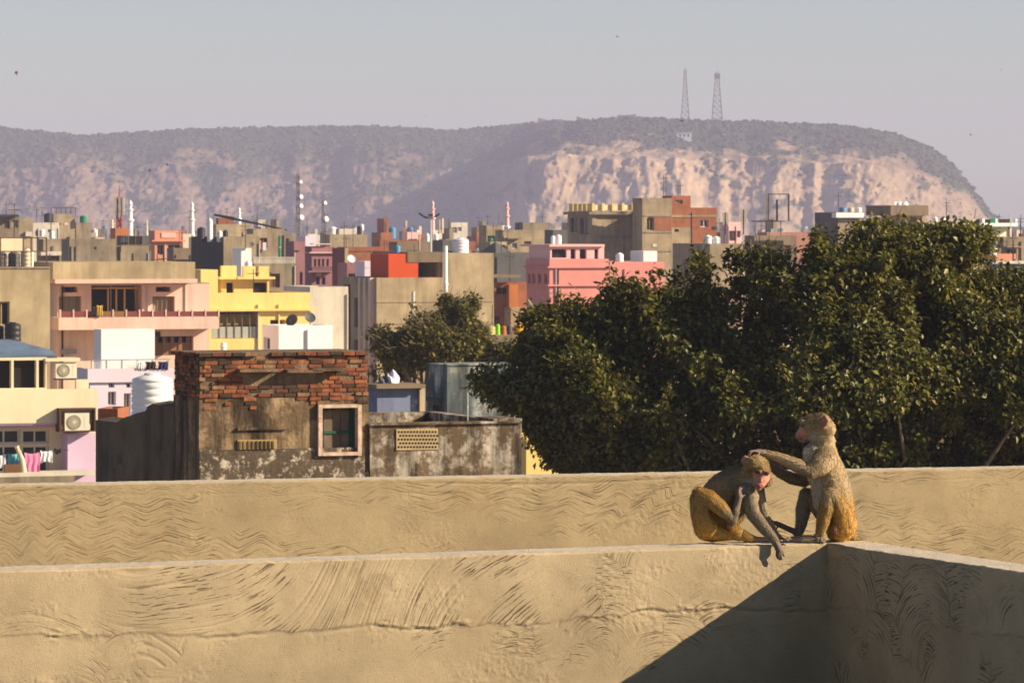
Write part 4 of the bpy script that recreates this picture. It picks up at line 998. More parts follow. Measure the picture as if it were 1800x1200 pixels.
h = H('concrete house with an orange cloth and blue sheet', 438, 445, 500, 402, 460, concrete, [(425.5, 428, 407, 420, 'v'), (457, 470, 418, 436, 'v')], L=9); h.box('blue_sheet', 462, 468, 426, 440, -.3, -.2, palelilac); h.box('orange_sheet', 453, 459, 423, 438, -.3, -.2, salmon)
h = H('narrow house behind the painted pillar', 488, 492, 520, 410, 500, concrete_b, [(503, 508, 412, 430, 'v')], L=6)
pil = pipe('painted_pillar', 'slim yellow and green banded pillar among the roofs', 'pillar', 491.5, 414, 452, 410, 5, yellow); pipe_b = pil.children[1]; pipe_b.data.materials[0] = plast_green
hh = H('white shed roof with a dark dish among the roofs', 420, 424, 442, 436, 352, white, par=.2, L=4); dish('small dark dish on the white shed roof', 442, 429, 352, 9)
h13 = H('concrete house with a long white balustrade', 438, 446, 520, 463, 330, concrete_b, par=.1, L=8)
for k in range(26): h13.box('baluster', 446 + k * 2.8, 447.7 + k * 2.8, 453.5, 463, .05, .15, offwhite)
h13.box('balustrade_rail', 445, 519, 452, 453.5, .0, .2, offwhite)
h = H('mauve house with a tall dark window and open balcony', 505, 517, 536, 424, 365, mauve, [(527, 532, 478, 500, 'v')], L=9); h.box('roof_room', 517, 530, 424, 440, -.3, -.003, mauve)
h = H('mauve tenement with railed balconies and rows of windows', 530, 548, 588, 433, 372, mauve, [(552, 556, 455, 468, 'v'), (559, 563, 455, 468, 'v'), (566, 570, 455, 468, 'v'), (574, 578, 455, 468, 'v'), (556, 562, 487, 500, 'v'), (566, 572, 487, 500, 'v')], L=10)
h.box('balcony_slab', 542, 592, 476, 478.5, -1.4, -.003, mauve); h.box('balcony_rail', 542, 592, 469, 470, -1.4, -1.3, darkiron); h.band(443, 445, .3, palepink); h.box('pale_edge', 550, 581, 428, 429.8, -.3, .5, offwhite)
for k in range(18): h.box('baluster', 543 + k * 2.7, 543.8 + k * 2.7, 470, 476, -1.39, -1.33, darkiron)
h = H('house with a side shaded maroon and a lit ochre edge', 584, 606, 612, 436, 360, tan, L=9); mb = MB().quad((-.01, h.L, 0), (-.01, 0, 0), (-.01, 0, h.H), (-.01, h.L, h.H)); mb.build('maroon_shade_side', maroon, h.root)  # maroon sheet puts the side's shade into its colour
h = H('beige house with a brick upper wall below a black tank', 574, 580, 646, 412, 560, concrete, [(587, 593, 416, 421, 'v')], L=8); tank('upright black tank on the beige far house', 627, 637, 397, h, 1.5, mat=plast_black)
h.room(596, 625, 402, 1, 4, offwhite); h = H('long brick red far house', 598, 606, 690, 434, 450, brickwall, [(640, 645, 437, 441, 'v')], L=8)
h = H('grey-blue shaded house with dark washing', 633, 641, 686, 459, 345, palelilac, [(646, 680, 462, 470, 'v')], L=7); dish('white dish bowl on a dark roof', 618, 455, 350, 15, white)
h = H('low dark roof carrying the white dish bowl', 604, 610, 640, 462, 352, mauve, par=.2, L=6); h = H('brick house behind the red room', 660, 668, 745, 422, 480, brickwall, L=8)
h = H('brown roof terrace with white tanks and a floodlight mast', 690, 698, 800, 425, 420, concrete_d, par=.5, L=9)
tank('cream-white tank left of the floodlight mast', 747, 755, 410, h, 3); tank('cream-white tank right of the floodlight mast', 761.5, 771, 410, h, 3); pipe('yellow_post', 'short ochre post on the brown roof terrace', 'post', 737, 412, 441, 412, 3.2, beige)
h = H('small bright pink far house', 712, 716, 739, 408, 620, lightpink, par=.3, L=6)
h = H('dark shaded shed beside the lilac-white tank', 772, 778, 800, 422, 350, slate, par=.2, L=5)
h = H('grey hazy white building with an arched roofline', 785, 793, 822, 391, 900, offwhite, par=.3, L=14, cat='building')
h = H('concrete block with shaded left side and cyan tank', 842, 855, 880, 396, 480, concrete, par=.5); tank('cyan tank on the shaded concrete block', 857, 867, 418, None, D=470, ybot=424, mat=plast_green)
h = H('low sunlit cube house beside a dark doorway', 846, 862, 892, 425, 430, tan, [(880.5, 888, 427, 440, 'v')], par=.3, L=6)
h = H('two-storey concrete house with brown shutters', 876, 884, 968, 404, 470, concrete, [(900.5, 909, 427, 437, 'wW'), (921, 934, 424, 433, 'b')], L=9); h.box('ledge', 892, 917, 418, 420, -.8, -.003, concrete_d)
h.room(919, 966, 391, .02, 6, concrete_b, 'upper_storey', holes=[(933, 945, 407, 417)]); h.box('shutter', 933, 945, 407, 417, .15, .2, maroon); tank('round white tank on the two-storey concrete house', 886, 898, 396, h, 1.5); tank('black tank at the corner of the upper storey', 910, 919, 390, h, 2, mat=plast_black)
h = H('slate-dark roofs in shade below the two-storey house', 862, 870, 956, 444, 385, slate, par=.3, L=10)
# hip roof on it
x0, x1 = h.fx(872, 1), h.fx(908, 1); z = h.R; mb = MB(); mb.v += [(x0, 1, z), (x1, 1, z), (x1, 7, z), (x0, 7, z), ((x0 + x1) / 2, 4, z + 1.3)]; mb.f += [(0, 1, 4), (1, 2, 4), (2, 3, 4), (3, 0, 4)]; mb.build('hip_roof', slate, h.root)
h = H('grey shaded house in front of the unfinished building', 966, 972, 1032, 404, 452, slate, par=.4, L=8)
h = H('small pink house beside a pair of antenna poles', 1268, 1280, 1302, 390, 520, lightpink, par=.4, L=7); 
for px, yt, lab in ((1275, 373, 'shorter'), (1307, 368, 'taller')):
    o = pipe('antenna_pole', lab + ' phone antenna pole beside the small pink house', 'antenna', px, yt, 412, 500, 2.5, darkiron)
    p = P(px + 3, yt + 2, 499.7)
    for dx in (-.22, .25): MB().box(dx - .12, dx + .12, -.12, .1, (P(px, yt + 22, 500).z - o.location.z), (P(px, yt + 1, 500).z - o.location.z)).build('panel_antenna', cream, o)
h = H('pinkish brick house above the tree top', 1338, 1348, 1430, 408, 470, M('dull_pink_brick', (.40, .20, .16), .2, .3), par=.4, L=8)
fr = empty('rooftop_antenna', P(1366, 388, 440), 0, 'tall rectangular antenna frame on a rooftop platform', 'antenna'); k_ = 440 / F
for (x0, x1, z0, z1, m) in ((-19, -14.5, 0, 44, beige), (-2, 1.4, 0, 37, darkiron), (19, 21.5, 0, 47, iron), (-16, -14.4, 0, 47, iron)): MB().box(x0 * k_, x1 * k_, -.15, .15, z0 * k_, z1 * k_).build('mast', m, fr)
MB().box(-17 * k_, 22 * k_, -.1, .1, 46 * k_, 47.4 * k_).build('cross_bar', iron, fr); MB().box(-45 * k_, 14 * k_, -1, 1, -1.6 * k_, 0).build('platform', darkiron, fr)
for x in (-40, -20, 5): MB().box(x * k_, (x + 1) * k_, -.9, -.8, -30 * k_, -1.6 * k_).build('stand_leg', darkiron, fr)
h = H('dark roof house under the antenna frame', 1318, 1326, 1400, 414, 436, concrete_d, par=.3, L=7)
h = H('grey house with white roof slab and blue tanks', 1432, 1470, 1519, 374, 430, slate, [(1497, 1503, 388, 393, 'v')], par=.0, L=10); h.box('white_slab', 1470, 1519, 374, 382.5, -.6, .5, white); h.box('painted_lit_front', 1471, 1519, 383, 460, -.04, -.003, concrete_b)  # paler front panel paints the sunlight in against the darker body
tank('blue tank on the white roof slab', 1475, 1488, 364, h, .8, mat=plast_blue); tank('grey-white tank on the white roof slab', 1490, 1501, 364.5, h, .8, mat=offwhite); tank('white tank at the end of the white roof slab', 1503, 1515, 365, h, .8)
h = H('concrete water-tank house with a heavy overhanging box top', 1549, 1580, 1627, 379, 440, tan, [(1598, 1612, 382, 402, 'b'), (1583, 1588, 382, 402, 'v'), (1617, 1621, 382, 402, 'v')], par=0, sh=[(1553, 1570, 384, 404, 'v')], L=7)
x0, x1 = h.fx(1575, -1), h.fx(1632, -1); MB().box(x0 - .6, x1, -1.0, h.L + .8, h.fz(379), h.fz(361)).build('overhanging_top', concrete_d, h.root)
for a in (1576, 1584, 1594): dish('white dish in a row on the overhanging concrete box', a, 358, 441, 8, white, group='white dishes on the concrete box')
h = H('white parapet house with small tanks right of the concrete box', 1626, 1634, 1673, 391, 450, cream, par=.5, L=8)
for a in (1640, 1654): tank('small white tank behind the cream parapet', a, a + 8, 381, h, 1.5, group='small tanks behind the cream parapet')
h = H('bright cream-white house with pillared roof edge at the right', 1722, 1729, 1778, 392, 360, M('bright_cream', (.80, .75, .55), .05, .1), par=.0, L=8); h.box('balcony_band', 1724, 1789, 392, 398, -.8, -.003, white)  # wall in one even bright cream colour
for a in (1727, 1750, 1785): h.box('roof_post', a, a + 3.5, 384, 392, -.7, -.4, white)
for a in (1732, 1757): h.box('dark_railing', a, a + 18 if a > 1740 else a + 8, 385, 391.5, -.6, -.5, darkiron)
h.box('green_box', 1741, 1750, 384, 393, -.75, -.6, plast_green); h.room(1726, 1740, 384.5, 3, 3, white); pipe('thin_pole', 'thin pale pole in front of the cream-white house', 'pole', 1776, 373, 447, 356, 1.6, offwhite)
h = H('grey concrete house below the cream-white one', 1730, 1764, 1830, 416, 352, concrete_b, par=.3, L=9); h = H('orange topped low house with a white dome tank', 1738, 1750, 1786, 446, 338, salmon, par=.3, L=6); tank('white dome tank beside the orange wall', 1740, 1753, 436, None, D=334, ybot=448)
h = H('brown house under the orange topped one', 1690, 1697, 1760, 436, 345, concrete_d, par=.3, L=7); h = H('house with a blue sheet wall at the right edge', 1764, 1770, 1840, 464, 300, M('blue_sheet_wall', (.14, .2, .34), .1, .2), par=.2, L=6); h.box('white_edge', 1745, 1840, 459, 463.5, -1, 2, offwhite)
h = H('dull red low house between tree tops', 1676, 1684, 1740, 485, 290, M('dull_red', (.34, .15, .11), .2, .3), par=.3, L=6); h = H('tan house behind the tree near the right edge', 1660, 1668, 1735, 452, 330, tan, par=.3, L=6)
# ---- minarets, masts
def minaret(label, px, yt, yb, D, w, mat=None):
    p = P(px, 0, D); s = D / F; zt = CZ - (yt - HOR) * s; r = w / 2 * s
    o = empty('minaret', (p.x, D, 0), 0, label, 'minaret'); hv_ = zt; seg = (yb - yt) * s
    z = lambda t: zt - seg * (1 - t)
    MB().lathe([(r * 1.25, 0), (r * 1.2, z(0)), (r, z(.02)), (r * .9, z(.38))], 14).build('shaft', mat or white, o)
    MB().lathe([(r * .9, z(.38)), (r * 1.35, z(.41)), (r * 1.35, z(.45)), (r * .8, z(.46)), (r * .72, z(.68))], 14).build('balcony', mat or white, o)
    MB().lathe([(r * .72, z(.68)), (r * 1.1, z(.70)), (r * 1.1, z(.735)), (r * .6, z(.74)), (r * .6, z(.82)), (r * .78, z(.86)), (r * .62, z(.92)), (r * .2, z(.96)), (r * .06, z(.97)), (r * .04, z(1))], 14).build('dome', mat or white, o)
    return o
minaret('stout white minaret right of the red and white mast', 229, 350, 415, 700, 10); minaret('banded white minaret with a dark shaded side', 337.5, 353, 412, 720, 8); minaret('small yellowish minaret left of the red mast', 197, 384, 418, 640, 6, cream); minaret('tiny pale minaret beyond the low roofs', 258, 386, 408, 900, 4, cream)
minaret('white minaret behind the dark boom', 420.5, 364, 400, 850, 7); minaret('pinkish white minaret behind the floodlight mast', 760.5, 351, 408, 800, 8, lightpink); minaret('white minaret standing alone before the dark slope', 891.5, 353, 400, 820, 7.5, lightpink)
mst = lattice_tower('telecom_mast', 'red and white telecom mast with panel antennas', P(210, 0, 620).x, 620, CZ - 26, 26 + (400 - 347) * 620 / F, 10 * 620 / F, 8 * 620 / F, tower_red, 12, .12, 'mast')
for dx in (-.55, .1, .6): MB().box(dx - .16, dx + .16, -.8, -.5, 26 + 22 * 620 / F, 26 + 54 * 620 / F).build('panel_antenna', offwhite, mst)
lattice_tower('lattice_mast', 'tall dark lattice mast with white drum antennas', P(524, 0, 1100).x, 1100, CZ - 16, 16 + (400 - 306) * 1100 / F, 9 * 1100 / F, 5 * 1100 / F, hazy_steel, 16, .14, 'mast', [(.72, 1, .6), (.8, 1, .6), (.62, 1, .7), (.93, 1, .5)])
lattice_tower('lattice_mast', 'thin distant lattice mast right of the tall dark one', P(568, 0, 1300).x, 1300, CZ - 16, 16 + (400 - 350) * 1300 / F, 7 * 1300 / F, 3 * 1300 / F, hazy_steel, 9, .12, 'mast', [(.95, 1, .6), (.75, 1, .9)])
fl = empty('floodlight_mast', P(757, 443, 415), 0, 'floodlight mast with spread lamp heads among the roofs', 'lamp'); k_ = 415 / F
MB().tube([(0, 0, 0), (0, 0, 66 * k_)], [2.2 * k_, 1.6 * k_], 8).build('pole', galv, fl)
for (x, z, a) in ((-17, 66, .6), (-9, 61, .3), (0, 65, 0), (12, 65, -.6)):
    o = MB().box(-4.5 * k_, 4.5 * k_, -.25, .25, -1.6 * k_, 1.6 * k_).build('lamp_head', darkiron, fl); o.location = (x * k_, 0, z * k_); o.rotation_euler = (0, a, 0)
MB().tube([(-17 * k_, 0, 64 * k_), (0, 0, 60 * k_), (12 * k_, 0, 63 * k_)], [.05] * 3, 6).build('cross_arm', darkiron, fl)
a_, b2 = P(377, 377.5, 480), P(504, 404, 474)
o = empty('boom', b2, 0, 'long dark boom slanting above the roofs', 'boom'); MB().tube([(0, 0, 0), (a_ - b2) * .6, (a_ - b2)], [.07, .14, .12], 8).build('spar', darkiron, o); MB().tube([(a_ - b2) * .72 + Vector((0, 0, .02)), (a_ - b2) * 1.0], [.20, .12], 8).build('tip_sleeve', darkiron, o)
for a, yt in ((722, 0),): pass
pair = [(772.5, 386), (777.5, 384)]
for px, yt in pair: pipe('white_stack', 'short white stack of a pair beyond the floodlight mast', 'stack', px, yt, 410, 600, 4, cream, 'pair of white stacks')
# ---- fill: plain distant houses that close the rows behind; look-alikes by colour
kinds = [('tan concrete distant house', concrete), ('plain grey-brown distant house', concrete_b), ('dull offwhite distant house', offwhite), ('brick red distant house', brickwall), ('bright cream distant house', cream), ('pale pink distant house', palepink), ('dark brown distant house', concrete_d), ('bluish white distant house', palelilac)]
r2 = random.Random(77)
rows_ = [(300, 10, 30, .42), (345, 14, 32, .5), (400, 18, 30, .55), (480, 28, 26, .6), (580, 36, 22, .7), (700, 42, 18, .8), (880, 46, 15, .85), (1150, 40, 13, .9), (1600, 20, 12, 1.), (2300, 14, 10, 1.), (635, 38, 14, 1.1)]
for D, n, w, kz in rows_:
    for k in range(n):
        px = -40 + (1880) * (k + r2.uniform(.1, .9)) / n
        D_ = D * r2.uniform(.96, 1.05)
        wp = w * r2.uniform(.7, 1.5)
        zt = r2.uniform(12.2, 15.7) if kz > 1.05 else r2.uniform(7.0, 10.0) if D < 420 else r2.uniform(8.5, 11.5) if D < 500 else r2.uniform(9.5, 13.) if D < 690 else r2.uniform(10, 15.4) if D < 1100 else r2.uniform(8, 16.3)
        yt = HOR + (CZ - zt) * F / D_
        lab, m = r2.choice(kinds)
        hl = []
        if D < 950:
            nw = r2.randint(1, 4) if wp * D_ / F > 3 else r2.randint(0, 2)
            for q in range(nw):
                a = px + wp * (.08 + .86 * q / max(1, nw)); hh_ = r2.choice([.8, 1.2, 1.9]) * F / D_; y_ = yt + r2.choice([1.5, 1.7]) * F / D_
                hl.append((a, a + r2.uniform(.6, 1.2) * F / D_, y_, y_ + hh_, r2.choice(['v', 'w', 'cS', 'b', 'vS', 'wW'])))
        stair = r2.random() < .6; tk = r2.random() < .55 and D < 1300
        tm, tl = r2.choice([(plast_white, 'white'), (plast_black, 'black'), (plast_white, 'white'), (plast_blue, 'blue')])
        feat = (' with a stair room' if stair else '') + ((' and ' if stair else ' with ') + 'a ' + tl + ' tank' if tk else '') + ('' if hl else ' and blank walls' if stair or tk else ' with blank walls')
        b = B('distant_house', lab + feat, 'house', px - 5, px, px + wp, yt, D_, m, th=20 + r2.uniform(-5, 6), par=r2.choice([.4, .7, 1.]), holes=hl, L=r2.uniform(3, 6), group='distant ' + lab.split(' distant')[0].replace('plain ', '').replace(' in the', '') + ' houses' + feat)
        if stair:
            w0 = r2.uniform(.05, .4); b.room(px + wp * w0, px + wp * (w0 + r2.uniform(.25, .5)), yt - r2.uniform(1.4, 2.3) * F / D_, r2.uniform(.3, 2.5), 3, r2.choice([m, m, concrete, offwhite]), 'stair_room')
        if D < 700 and r2.random() < .5: b.box('ledge', px, px + wp, yt + 1.0 * F / D_, yt + 1.15 * F / D_, -.5, -.003, m)
        if D < 1000:
            for q in range(r2.randint(0, 3)):
                lx = b.W * r2.uniform(.1, .9); hp = r2.uniform(1.2, 3.4)
                mb = MB().tube([(lx, .5, b.R), (lx + r2.uniform(-.1, .1), .5, b.H + hp)], [.045, .03], 5)
                if r2.random() < .5: mb.box(lx - .5, lx + .5, .47, .53, b.H + hp * .85, b.H + hp * .85 + .05); mb.box(lx - .3, lx + .3, .47, .53, b.H + hp * .7, b.H + hp * .7 + .05)
                mb.build('roof_aerial', darkiron, b.root)
            if r2.random() < .35: MB().box(b.W * .1, b.W * .45, .3, .34, b.H, b.H + .75).build('roof_washing', r2.choice([cl_white, cl_navy, cl_pink, cl_cyan, rust_orange]), b.root)
            if r2.random() < .5: MB().box(b.W * .55, b.W * .9, -.7, -.003, b.H - 3.4, b.H - 3.2).build('balcony_slab', m, b.root); 
        if tk:
            tank(tl + ' water tank on the roof of a ' + lab.replace(' in the distant rows', '').replace('plain ', ''), px + wp * .6, px + wp * .6 + 1.25 * F / D_, yt - .9 * F / D_, b, 1.6, mat=tm, group=tl + ' tanks on ' + m.name.replace('_', ' ') + ' roofs')

# ------------------------------------------------------------------ trees: leaf sprays round real twigs
leaf_m, nt_l, b_l = _base('tree_leaves')
_a = nt_l.nodes.new('ShaderNodeVertexColor'); _a.layer_name = 'col'
nt_l.links.new(_a.outputs['Color'], b_l.inputs['Base Color'])
b_l.inputs['Roughness'].default_value = .42; b_l.inputs['Specular IOR Level'].default_value = .3
_tr = nt_l.nodes.new('ShaderNodeBsdfTranslucent'); _mx = nt_l.nodes.new('ShaderNodeMixShader'); _mx.inputs[0].default_value = .25
_out = nt_l.nodes['Material Output']
nt_l.links.new(_a.outputs['Color'], _tr.inputs['Color']); nt_l.links.new(b_l.outputs[0], _mx.inputs[1]); nt_l.links.new(_tr.outputs[0], _mx.inputs[2]); nt_l.links.new(_mx.outputs[0], _out.inputs['Surface'])

def inside(poly, x, y):
    c = np.zeros(x.shape, bool); n = len(poly)
    for i in range(n):
        (x0, y0), (x1, y1) = poly[i], poly[(i + 1) % n]
        m = ((y0 > y) != (y1 > y)) & (x < (x1 - x0) * (y - y0) / (y1 - y0 + 1e-12) + x0); c ^= m
    return c
def edge_dist(poly, x, y):
    d = np.full(x.shape, 1e9); n = len(poly)
    for i in range(n):
        a = np.array(poly[i], float); b = np.array(poly[(i + 1) % n], float); ab = b - a
        t = np.clip(((x - a[0]) * ab[0] + (y - a[1]) * ab[1]) / (ab @ ab + 1e-9), 0, 1)
        d = np.minimum(d, np.hypot(x - a[0] - t * ab[0], y - a[1] - t * ab[1]))
    return d
def make_tree(name, label, poly, D, trunk_px, n_sprays, leaf, dz, seed, depth_max, leaves_per=26, tint=(1, 1, 1), ground_z=0., limbs=46, gap=.45):
    r = np.random.RandomState(seed); s = D / F
    root_p = P(trunk_px, 0, D); root = empty(name, (root_p.x, D, ground_z), 0, label, 'tree')
    xs = [p[0] for p in poly]; ys = [p[1] for p in poly]
    # clump centres: scattered through the crown's volume, denser near its outer shell
    cx = r.uniform(min(xs), max(xs), 60000); cy = r.uniform(min(ys), max(ys), 60000)
    m = inside(poly, cx, cy); cx, cy = cx[m], cy[m]; ed = edge_dist(poly, cx, cy)
    half = np.minimum(depth_max, .35 + 1.25 * np.sqrt(ed * s * depth_max) * .8)
    sgn = r.rand(len(cx)); cd = np.where(sgn < .62, -1, 1) * half * np.sqrt(r.uniform(.25, 1, len(cx)))
    pts = np.stack([(cx - 900) / F * D, cd, CZ - (cy - HOR) / F * D], -1)
    lump = 1.1 * fbm((pts[:, 0] + .8 * pts[:, 1]) / 1.5 + 9, (pts[:, 2] - .7 * pts[:, 1]) / 1.2, seed, 3) + .6 * fbm(pts[:, 0] / 1.0, pts[:, 1] / 1.0 + 5, seed + 4, 2)
    lump += .55 * fbm((pts[:, 0] - .5 * pts[:, 1]) / 2.6, (pts[:, 2] + .4 * pts[:, 1]) / 2.0 + 3, seed + 9, 2)
    keep = lump > -gap
    core = pts[ed > 30][-9000:] * np.array([1, .5, 1])              # leafy depths that close the crown behind its outer clumps
    pts = np.concatenate([pts[keep][:n_sprays], core[:int(n_sprays * .55)]]); n = len(pts)
    cen = np.array([(np.mean(xs) - 900) / F * D, 0, CZ - (np.mean(ys) - HOR) / F * D - 1.0])
    outd = pts - cen; outd /= np.linalg.norm(outd, axis=1, keepdims=True) + 1e-9
    d = outd + r.normal(0, .55, (n, 3)) + np.array([0, 0, .25]); d /= np.linalg.norm(d, axis=1, keepdims=True)
    k = leaves_per; L = r.uniform(.28, .62, (n, 1)) * dz
    t = r.uniform(0, 1, (n, k))
    pos = pts[:, None, :] + d[:, None, :] * ((t - .8) * L)[..., None] + r.normal(0, .075 * dz, (n, k, 3))
    pos[..., 2] -= (t ** 2 * .10 * dz)
    # leaves point outward and droop
    ld = d[:, None, :] * .5 + r.normal(0, .65, (n, k, 3)) + np.array([0, 0, -.45]); ld /= np.linalg.norm(ld, axis=2, keepdims=True)
    up = np.array([0, 0, 1.]) + outd[:, None, :] * .5 + r.normal(0, .45, (n, k, 3))
    sd = np.cross(ld, up); sd /= np.linalg.norm(sd, axis=2, keepdims=True) + 1e-9
    nr = np.cross(sd, ld)
    ll = leaf * r.uniform(.65, 1.25, (n, k, 1)); wd = ll * r.uniform(.24, .34, (n, k, 1))
    base = pos; tip = pos + ld * ll - nr * ll * .10; mid = pos + ld * ll * .45 + nr * ll * .04
    lft = mid + sd * wd + nr * ll * .06; rgt = mid - sd * wd + nr * ll * .06
    V = np.stack([base, lft, tip, rgt], 2).reshape(-1, 3)
    i = np.arange(n * k) * 4
    Fc = np.concatenate([np.stack([i, i + 2, i + 1], -1), np.stack([i, i + 3, i + 2], -1)])
    Fc = np.stack([np.stack([i, i + 2, i + 1], -1), np.stack([i, i + 3, i + 2], -1)], 1).reshape(-1, 3)[:, ::-1]
    sp = r.uniform(0, 1, (n, 1)); lv = r.uniform(0, 1, (n, k))
    base_c = np.array([.055, .072, .015]); old = np.array([.21, .185, .030]); yel = np.array([.20, .15, .03])
    C = base_c + (old - base_c) * (np.clip(sp * .7 + lv * .5 - .2, 0, 1))[..., None]
    C = np.where((lv > .965)[..., None], yel, C) * r.uniform(.75, 1.25, (n, k, 1)) * np.array(tint)
    C = np.repeat(C.reshape(-1, 3), 4, 0)
    V = V - np.array([root_p.x, 0, ground_z])
    crown = np_mesh('crown', V, Fc, leaf_m, root, False, C)
    # trunk and limbs
    top = np.array([0, 0, max(3., (cen[2] - ground_z) * .55)])
    MB().tube([(0, 0, 0), (.1, .05, top[2] * .5), tuple(top)], [.55 * dz, .42 * dz, .36 * dz], 12).build('trunk', bark, root, True)
    sel = r.choice(n, min(limbs, n), replace=False)
    for q in sel:
        e = pts[q] - np.array([root_p.x, 0, ground_z]); a = top; mid1 = a + (e - a) * .45 + r.normal(0, .35, 3) * dz; mid1[2] += .3
        mid2 = a + (e - a) * .78 + r.normal(0, .25, 3) * dz
        MB().tube([tuple(a), tuple(mid1), tuple(mid2), tuple(e)], [.13 * dz, .075 * dz, .04 * dz, .012], 7).build('limb', bark, root, True)
    tw = MB()
    sel = r.choice(n, min(900, n), replace=False)
    for q in sel:
        e = pts[q] - np.array([root_p.x, 0, ground_z]); tw.tube([tuple(e - d[q] * .35 * dz), tuple(e + d[q] * L[q, 0] * .8)], [.014 * dz, .005], 3, False)
    t_ = tw.build('twigs', bark, root); t_['kind'] = 'stuff'
    return root
BIG = [(830, 668), (832, 650), (870, 655), (905, 640), (888, 610), (925, 590), (920, 548), (935, 538), (985, 545), (978, 522), (1000, 515), (1030, 528), (1050, 500), (1100, 482), (1130, 468), (1190, 478), (1198, 455), (1225, 440), (1250, 462),
       (1290, 440), (1330, 432), (1375, 425), (1400, 412), (1398, 385), (1425, 372), (1450, 385), (1475, 410), (1505, 395), (1535, 382), (1580, 392), (1620, 398), (1690, 390), (1735, 398), (1738, 425), (1715, 450),
       (1680, 448), (1690, 500), (1720, 480), (1765, 468), (1820, 470), (2050, 500), (2050, 960), (1240, 960), (1010, 835), (960, 800), (925, 745), (905, 720), (860, 690)]
make_tree('fig_tree', 'huge dense dark-leaved tree filling the right behind the monkeys', BIG, 82, 1480, 6200, .135, 1.0, 3, 4.4, 30, limbs=46, gap=-.12)
SMALL = [(645, 612), (660, 588), (690, 585), (705, 562), (735, 548), (765, 545), (772, 524), (785, 530), (790, 550), (828, 540), (822, 560), (805, 572), (838, 585), (850, 600), (842, 640), (870, 610), (905, 595), (930, 610), (925, 660), (850, 668), (760, 664), (700, 668), (660, 650)]
SMALL = [(765 + (x - 765) * 1.12, 668 - (668 - y) * 1.17) for x, y in SMALL]
make_tree('small_tree', 'smaller open-crowned tree in front of the large beige block', SMALL, 142, 765, 1500, .17, 1.25, 8, 2.0, 22, (1.2, 1.1, .9), limbs=26, gap=-.1)
# ------------------------------------------------------------------ the two macaques
FURC = {'tan': (.43, .315, .175), 'grey': (.27, .215, .145), 'pale': (.52, .44, .33), 'gold': (.48, .26, .05), 'ochre': (.38, .225, .065), 'dark': (.19, .142, .088), 'brown': (.29, .20, .10),
        'crown': (.30, .205, .075), 'skin': (.48, .23, .165), 'skind': (.17, .125, .10), 'ear': (.33, .18, .125), 'rump': (.55, .25, .17), 'lip': (.42, .17, .13), 'sock': (.06, .035, .028), 'mouth': (.16, .06, .05)}
BARE = ('mouth', 'skin', 'skind', 'ear', 'lip', 'sock')
def zp(zx, zy, dy, D0): return np.array(P(1180 + zx / 4, 700 + zy / 4, D0 + dy))
def chain(nodes, D0):
    """nodes (zx, zy, dy, r, colour): spheres packed along the line so that they fuse into one limb"""
    out = []; s = D0 / F / 4
    for a, b in zip(nodes[:-1], nodes[1:]):
        pa, pb = zp(*a[:3], D0), zp(*b[:3], D0); ra, rb = a[3] * s, b[3] * s
        n = max(2, int(np.linalg.norm(pb - pa) / (max(.0025, min(ra, rb)) * .35)) + 1)
        for k in range(n):
            t = k / n; out.append((pa + (pb - pa) * t, ra + (rb - ra) * t, a[4] if t < .5 else b[4]))
    z = nodes[-1]; out.append((zp(*z[:3], D0), z[3] * s, z[4])); return out
def fingers(base, tips, r, D0, col='skind'):
    out = []
    for (b, m, t) in tips: out += chain([(*base[:3], r * 1.15, col), (*b, r * 1.1, col), (*m, r, col), (*t, r * .9, col)], D0)
    return out
_ico = bmesh.new(); bmesh.ops.create_icosphere(_ico, subdivisions=2, radius=1); ICV = np.array([v.co[:] for v in _ico.verts]); ICF = np.array([[v.index for v in f.verts] for f in _ico.faces]); _ico.free()
